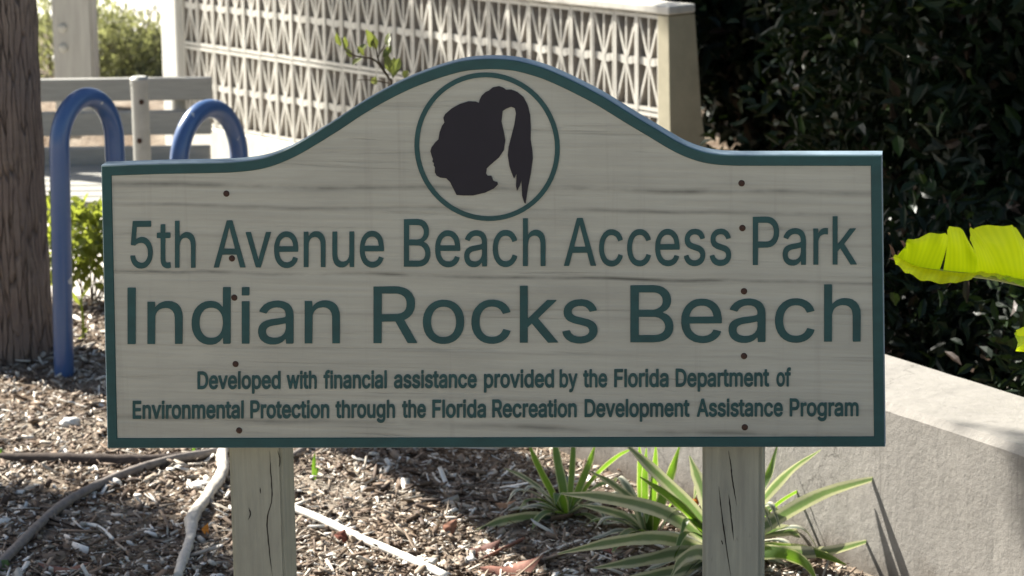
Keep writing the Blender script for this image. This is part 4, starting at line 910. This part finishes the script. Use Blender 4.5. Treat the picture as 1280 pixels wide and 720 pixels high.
def strap_plant(label, bx, by, blades, extra=10, seed=0, leaflen=.3):
    g = at_z(bx, by, 0); gz = float(bed_h(g.x, g.y)); g = at_z(bx, by, gz)
    root = thing('strap_leaf_plant', label, 'plant', g, 0, 'variegated strap leaved plants under the sign'); rd = random.Random(seed)
    for (pts, wpx, green) in blades:                      # picture points base -> tip with depth offsets
        P = [at_y(px, py, g.y + dy) - g for px, py, dy in pts]
        wd = wpx * pxm(g.y) * 1.25; side = Vector((rd.uniform(-.25, .25), -.25, 1)) if abs(P[-1].x) > abs(P[-1].z) else Vector((1, rd.uniform(-.4, .4), 0))
        V, Fc, UV = ribbon(P, [wd * .55, wd, wd, wd * .8, wd * .12], 8, side, .10)
        o = from_np('leaf', V, Fc, M_STRAPG if green else M_STRAP, root, smooth=True); uv_layer(o, UV)
    for k in range(extra):
        az = rd.uniform(0, 6.28); el = rd.uniform(.15, .9); L = leaflen * rd.uniform(.6, 1.0); d = Vector((math.cos(az) * math.cos(el), math.sin(az) * math.cos(el), math.sin(el)))
        P = [Vector((0, 0, 0)), d * L * .45, d * L * .8 + Vector((0, 0, -.02)), d * L + Vector((0, 0, -.12 * L / .3))]
        P[-1].z = max(P[-1].z, .012)
        V, Fc, UV = ribbon(P, [.013, .022, .023, .016, .002], 6, None, .12); o = from_np('leaf', V, Fc, M_STRAP if rd.random() < .6 else M_STRAPG, root, smooth=True); uv_layer(o, UV)
    return root
# picture points
strap_plant('small variegated strap leaved plant standing left of the larger clumps', 708, 645,
  [([(708, 645, 0), (704, 610, .02), (697, 575, .05), (692, 540, .08)], 10, 1), ([(709, 645, 0), (713, 610, .02), (716, 570, .05), (717, 545, .08)], 7, 1), ([(712, 645, 0), (722, 615, .02), (736, 580, .04), (744, 556, .06)], 8, 1),
   ([(704, 645, 0), (690, 615, -.02), (672, 580, -.05), (660, 552, -.06)], 8, 1), ([(704, 643, 0), (680, 615, .02), (655, 596, .04), (630, 585, .05)], 7, 0), ([(700, 650, 0), (670, 646, -.04), (630, 650, -.08), (592, 664, -.1)], 13, 0),
   ([(705, 655, 0), (690, 665, -.06), (678, 685, -.1), (672, 712, -.13)], 14, 0), ([(715, 655, 0), (735, 660, -.02), (765, 664, -.03), (790, 668, -.03)], 11, 0), ([(712, 643, 0), (740, 600, .04), (770, 572, .08), (792, 560, .1)], 6, 1)], 14, 1, .2)
strap_plant('bright green strap leaved plant against the foot of the planter wall', 812, 668,
  [([(810, 668, 0), (803, 630, .02), (801, 595, .03), (799, 555, .03)], 11, 1), ([(813, 668, 0), (816, 625, .02), (818, 590, .02), (820, 553, .02)], 9, 1), ([(816, 668, 0), (826, 630, -.02), (838, 595, -.02), (850, 556, -.03)], 11, 1),
   ([(808, 668, 0), (796, 632, -.03), (766, 604, -.05), (736, 588, -.06)], 12, 0), ([(806, 668, 0), (785, 648, .0), (760, 638, -.02), (720, 630, -.03)], 10, 0), ([(807, 664, 0), (806, 620, .0), (806, 590, .01), (808, 560, .01)], 8, 1)], 10, 2, .2)
strap_plant('largest variegated strap leaved plant with long arching blades behind the right post', 905, 692,
  [([(890, 680, 0), (830, 640, -.08), (760, 622, -.12), (702, 617, -.15)], 15, 0), ([(892, 675, 0), (870, 640, -.06), (820, 590, -.10), (780, 553, -.12)], 14, 0), ([(892, 678, 0), (860, 640, -.10), (830, 615, -.13), (800, 596, -.15)], 11, 1),
   ([(888, 690, 0), (830, 672, -.10), (770, 676, -.16), (697, 692, -.20)], 15, 0), ([(885, 695, 0), (850, 690, -.12), (800, 700, -.18), (742, 710, -.2)], 16, 0), ([(900, 680, 0), (888, 640, -.04), (874, 600, -.06), (862, 570, -.08)], 15, 0),
   ([(905, 680, 0), (930, 640, .02), (958, 600, .05), (972, 556, .08)], 10, 1), ([(908, 680, 0), (940, 640, -.05), (985, 590, -.08), (1026, 562, -.10)], 13, 0), ([(910, 688, 0), (960, 655, -.10), (1030, 617, -.15), (1113, 593, -.18)], 15, 0),
   ([(910, 692, 0), (965, 685, -.12), (1020, 692, -.16), (1058, 706, -.18)], 13, 1), ([(910, 694, 0), (960, 690, -.14), (1030, 690, -.16), (1098, 673, -.16)], 14, 0), ([(905, 685, 0), (950, 668, -.02), (985, 664, -.02), (1000, 672, -.02)], 15, 0),
   ([(908, 700, 0), (960, 690, -.2), (1000, 700, -.25), (1022, 726, -.28)], 15, 1), ([(908, 690, 0), (950, 650, .02), (990, 618, .04), (1066, 584, .06)], 5, 1), ([(895, 700, 0), (850, 712, -.2), (800, 722, -.25), (740, 740, -.28)], 15, 0), ([(895, 700, 0), (872, 690, -.2), (850, 700, -.25), (838, 722, -.28)], 15, 0)], 22, 3, .26)

# ------------------------------------------------------------------ roots, sticks and stones on the mulch
M_ROOT = mat_plain('grey brown root bark', (.23, .20, .175), .85, .2, var=.4, scale=(20, 20, 20), bump=.4)
M_PALER = mat_plain('bleached root', (.60, .55, .47), .85, .2, var=.3, scale=(18, 18, 18), bump=.4)
M_STICK = mat_plain('bleached stick', (.70, .67, .60), .7, .3, var=.15, scale=(20, 20, 20), bump=.1)
M_SHADOW_STRIP = mat_plain('dark brown shadow strip', (.085, .066, .055), .9, .2, var=.4, scale=(20, 20, 20), bump=.5)  # shadow tone, used only on the strip that stands for a shadow
def ground_tube(name, label, cat, pts, rad, mat, lift=.5, group=None, jit=.12):
    P = []
    for p in pts:
        v = at_z(p[0], p[1], 0); z = float(bed_h(v.x, v.y)); v = at_z(p[0], p[1], z); r = rad * (p[2] if len(p) > 2 else 1)
        P.append(Vector((v.x, v.y, z + r * lift + .004)))
    Q = catmull(P, 8); o = P[len(P)//2].copy(); o.z = 0; n = len(Q); ks = [p[2] if len(p) > 2 else 1 for p in pts]; rr = []
    for i in range(n):
        k = i / (n - 1) * (len(ks) - 1); j = min(int(k), len(ks) - 2); rr.append(rad * (ks[j] + (ks[j+1] - ks[j]) * (k - j)) * random.uniform(.93, 1.07))
    bm = bmesh.new(); tube(bm, [q - o for q in Q], rr, 12, jitter=jit)
    ob = from_bm(name, bm, mat, smooth=True, loc=o); tag(ob, label, cat, group); return ob
ground_tube('root_or_shadow_strip', 'long thin grey brown root curving across the mulch at the lower left', 'root', [(-20, 728), (10, 703), (70, 645), (130, 610), (200, 585), (268, 572), (300, 562)], .0105, M_ROOT, .9)
ground_tube('root_or_shadow_strip', 'pale crooked bleached root just left of the left sign post', 'root', [(276, 556, .9), (279, 580, 1.1), (277, 600, .95), (262, 625, 1.1), (247, 645, 1.0), (240, 660, 1.2), (238, 680, .8), (230, 705, .9), (222, 728, .7)], .0125, M_PALER, .8, jit=.4)
ground_tube('root_or_shadow_strip', 'dark brown strip standing for a shadow line on the mulch left of the sign', 'root', [(-30, 577, .9), (60, 578, 1), (120, 580, 1.1), (190, 580, 1.0), (262, 573, .9)], .014, M_SHADOW_STRIP, .35)  # dark tube modelled in place of a shadow line on the mulch
ground_tube('stick', 'straight white bleached stick crossing the mulch right of the left post', 'stick', [(352, 636), (400, 655), (450, 679), (500, 700), (560, 728)], .0088, M_STICK, .9, jit=.05)
ground_tube('stick', 'short bent pale twig in the shaded mulch at lower left', 'stick', [(95, 657, .6), (118, 661, 1), (132, 669, 1), (142, 678, .7)], .0045, M_STICK, .8)
ground_tube('stick', 'reddish brown twig by the dry leaves below the sign middle', 'stick', [(606, 702), (630, 690), (655, 678)], .004, mat_plain('reddish twig', (.2, .09, .06), .8, .2), .9)
ground_tube('stick', 'grey brown branch lying behind the left post at the sign bottom', 'stick', [(362, 577), (380, 566), (400, 556)], .007, M_ROOT, .9)
ground_tube('twig_curl', 'small curled pale wood shaving standing on the mulch', 'twig', [(120, 604, .6), (122, 594, 1), (118, 587, 1), (115, 592, .8)], .004, M_STICK, .8)
M_STONE = mat_plain('pale stone', (.62, .60, .55), .8, .2, var=.2, scale=(40, 40, 40), bump=.3)
for px, py, r, lab in ((140, 602, .018, 'flat white stone on the mulch above the long root'), (250, 604, .019, 'white lumpy stone beside the pale crooked root'), (25, 613, .009, 'small pale stone at the left edge of the mulch'), (88, 528, .02, 'pale flat stone in the sunlit mulch near the left edge'), (270, 716, .013, 'small white stone at the bottom left of the left post'), (372, 610, .010, 'small white stone right beside the left post')):
    v = at_z(px, py, 0); z = float(bed_h(v.x, v.y)); bm = bmesh.new(); bmesh.ops.create_icosphere(bm, subdivisions=3, radius=r)
    for q in bm.verts:
        n_ = q.co.normalized(); k = 1 + .16 * math.sin(n_.x * 3.1 + px) * math.cos(n_.y * 4 + py) + .1 * math.sin(n_.z * 6 + n_.x * 5)
        q.co = Vector((q.co.x * k * 1.25, q.co.y * k, q.co.z * k * .6))
    o = from_bm('stone', bm, M_STONE, smooth=True, loc=(v.x, v.y, z + r * .35)); tag(o, lab, 'stone', 'pale stones on the mulch')
# fallen leaves big enough to point at
def dry_leaf(px, py, L, W, c, lab, ang, tilt=.3):
    v = at_z(px, py, 0); z = float(bed_h(v.x, v.y)) + .008
    P = [Vector((math.cos(ang), math.sin(ang), 0)) * L * (t - .5) + Vector((0, 0, .10 * L * (2 * t - 1) ** 2 + tilt * L * t * .5)) for t in (0, .33, .66, 1)]
    V, Fc, UV = ribbon(P, [W * .2, W * .9, W, W * .7, W * .05], 5, Vector((-math.sin(ang), math.cos(ang), tilt)), .22)
    bmv = from_np('dry_leaf', V, Fc, mat_plain('dry leaf', c, .75, .2, var=.35, scale=(40, 40, 40), bump=.2), smooth=True, loc=(v.x, v.y, z)); tag(bmv, lab, 'dry leaf', 'fallen dry leaves on the mulch')
dry_leaf(427, 668, .035, .03, (.16, .05, .03), 'curled dark red dry leaf lying across the white stick', 1.2, .6)
dry_leaf(258, 662, .026, .018, (.62, .22, .03), 'small bright orange leaf standing beside the pale crooked root', 1.4, 1.2)
dry_leaf(640, 712, .13, .06, (.26, .12, .085), 'largest reddish brown dry leaf at the bottom below the sign', .2, .25)
dry_leaf(563, 660, .04, .028, (.28, .13, .08), 'small reddish dry leaf in the shade below the sign middle', .9, .8)
dry_leaf(606, 686, .075, .045, (.13, .06, .045), 'dark red brown leaf between the twig and the strap leaves', .5, .3)
dry_leaf(632, 630, .045, .025, (.36, .20, .11), 'tan dry leaf left of the small strap leaved plant', .0, .3)
dry_leaf(795, 588, .09, .03, (.24, .15, .09), 'brown curled leaf against the planter wall foot', .3, .4)
dry_leaf(872, 630, .03, .02, (.65, .20, .03), 'small bright orange leaf just left of the right post', 1.3, 1.2)
dry_leaf(770, 688, .06, .05, (.20, .08, .06), 'dull red leaf under the arching strap blades', .8, .2)
dry_leaf(80, 712, .11, .03, (.22, .11, .08), 'long reddish leaf in the shade at the bottom left', -.2, .1)
# sprouts
def sprout(px, py, lab, blades):
    g = at_z(px, py, 0); gz = float(bed_h(g.x, g.y)); g = at_z(px, py, gz); V = []; Fc = []; UV = []
    for (x, y, wpx) in blades:
        t = at_y(x, y, g.y + .02) - g
        v, f, u = ribbon([Vector((0, 0, -.01)), t * .5 + Vector((0, 0, .01)), t], [wpx * pxm(g.y) * .6, wpx * pxm(g.y), .0008], 6, Vector((1, .2, 0)), .1); o = len(V); V += v; UV += u; Fc += [tuple(i + o for i in q) for q in f]
    ob = from_np('grass_sprout', V, Fc, M_STRAPG, smooth=True, loc=g); uv_layer(ob, [u * .6 for u in UV]); tag(ob, lab, 'sprout', 'green sprouts in the mulch')
sprout(391, 600, 'green two bladed sprout just right of the left post', [(394, 566, 5), (402, 585, 5)])
sprout(242, 572, 'single yellow green blade under the sign bottom near the pale root', [(244, 556, 4), (240, 562, 3)])
sprout(5, 716, 'bright yellow green sprout at the bottom left corner', [(0, 702, 9), (8, 700, 9), (12, 706, 6)])
sprout(2, 572, 'tiny green sprout at the left edge of the mulch', [(0, 562, 5), (5, 566, 4)])

# ------------------------------------------------------------------ wood chips over the mulch (nobody could count them)
def chips(n, seed):
    r = np.random.default_rng(seed); y = 5.0 + 3.3 * r.uniform(0, 1, n) ** 1.25; hw = .195 * y + .15; x = r.uniform(-1, 1, n) * hw
    side = (x - LW_A.x) * LW_N.x + (y - LW_A.y) * LW_N.y; keep = (side > .02) | (side < -LWW - .02)
    x, y = x[keep], y[keep]; n = len(x)
    z = bed_h(x, y) + r.uniform(-.002, .010, n)
    L = np.exp(r.normal(math.log(.013), .55, n)); L = np.clip(L, .006, .07); lg = r.uniform(0, 1, n) < .10; L = np.where(lg, L * 2.6 + .015, L); W = np.where(lg, L * r.uniform(.05, .12, n), L * r.uniform(.15, .55, n)); W = np.clip(W, .003, .022); T = W * r.uniform(.12, .4, n)
    a = r.uniform(0, 6.283, n); p = r.normal(0, .38, n); q = r.normal(0, .55, n)
    D = np.stack([np.cos(a) * np.cos(p), np.sin(a) * np.cos(p), np.sin(p)], -1); U = np.stack([np.zeros(n), np.zeros(n), np.ones(n)], -1)
    Sd = np.cross(U, D); Sd /= np.linalg.norm(Sd, axis=1, keepdims=True); U = np.cross(D, Sd)
    c, s = np.cos(q)[:, None], np.sin(q)[:, None]; Sd, U = Sd * c + U * s, U * c - Sd * s
    C = np.stack([x, y, z], -1); V = []
    for i, (u, v, w_) in enumerate(((-1,-1,-1),(1,-1,-1),(1,1,-1),(-1,1,-1),(-1,-1,1),(1,-1,1),(1,1,1),(-1,1,1))):
        k = r.uniform(.6, 1.0, (n, 1)); V.append(C + D * (L * .5)[:, None] * u * k + Sd * (W * .5)[:, None] * v * r.uniform(.55, 1, (n, 1)) + U * (T * .5)[:, None] * w_)
    V = np.stack(V, 1).reshape(-1, 3); b = (np.arange(n) * 8)[:, None, None]
    Fc = (b + np.array([[(0,3,2,1),(4,5,6,7),(0,1,5,4),(1,2,6,5),(2,3,7,6),(3,0,4,7)]])).reshape(-1, 4)
    return V, Fc
def mat_chip():
    a = NT('mixed wood chips'); r = a.n('NewGeometry').outputs['Random Per Island']; n = a.noise(a.coord((1, 1, 1)), 90, 4, .6)
    c = a.ramp(r, [(0.0, (.040, .024, .015)), (.20, (.10, .064, .041)), (.45, (.20, .142, .098)), (.68, (.33, .27, .205)), (.82, (.49, .44, .365)), (.91, (.74, .70, .62)), (1.0, (.85, .81, .74))])
    a.col(a.mix(a.math('MULTIPLY', n, .22), c, (.05, .04, .03))); a.set(.75, .3); return a.m
V, Fc = chips(80000, 5)
me = bpy.data.meshes.new('wood_chips')
me.vertices.add(len(V)); me.vertices.foreach_set('co', V.ravel().astype('f4'))
me.loops.add(Fc.size); me.loops.foreach_set('vertex_index', Fc.ravel().astype('i4')); me.polygons.add(len(Fc)); me.polygons.foreach_set('loop_start', np.arange(0, Fc.size, 4, dtype='i4'))
me.update(); me.validate()
tag(link('wood_chips', me, mat_chip()), kind='stuff')
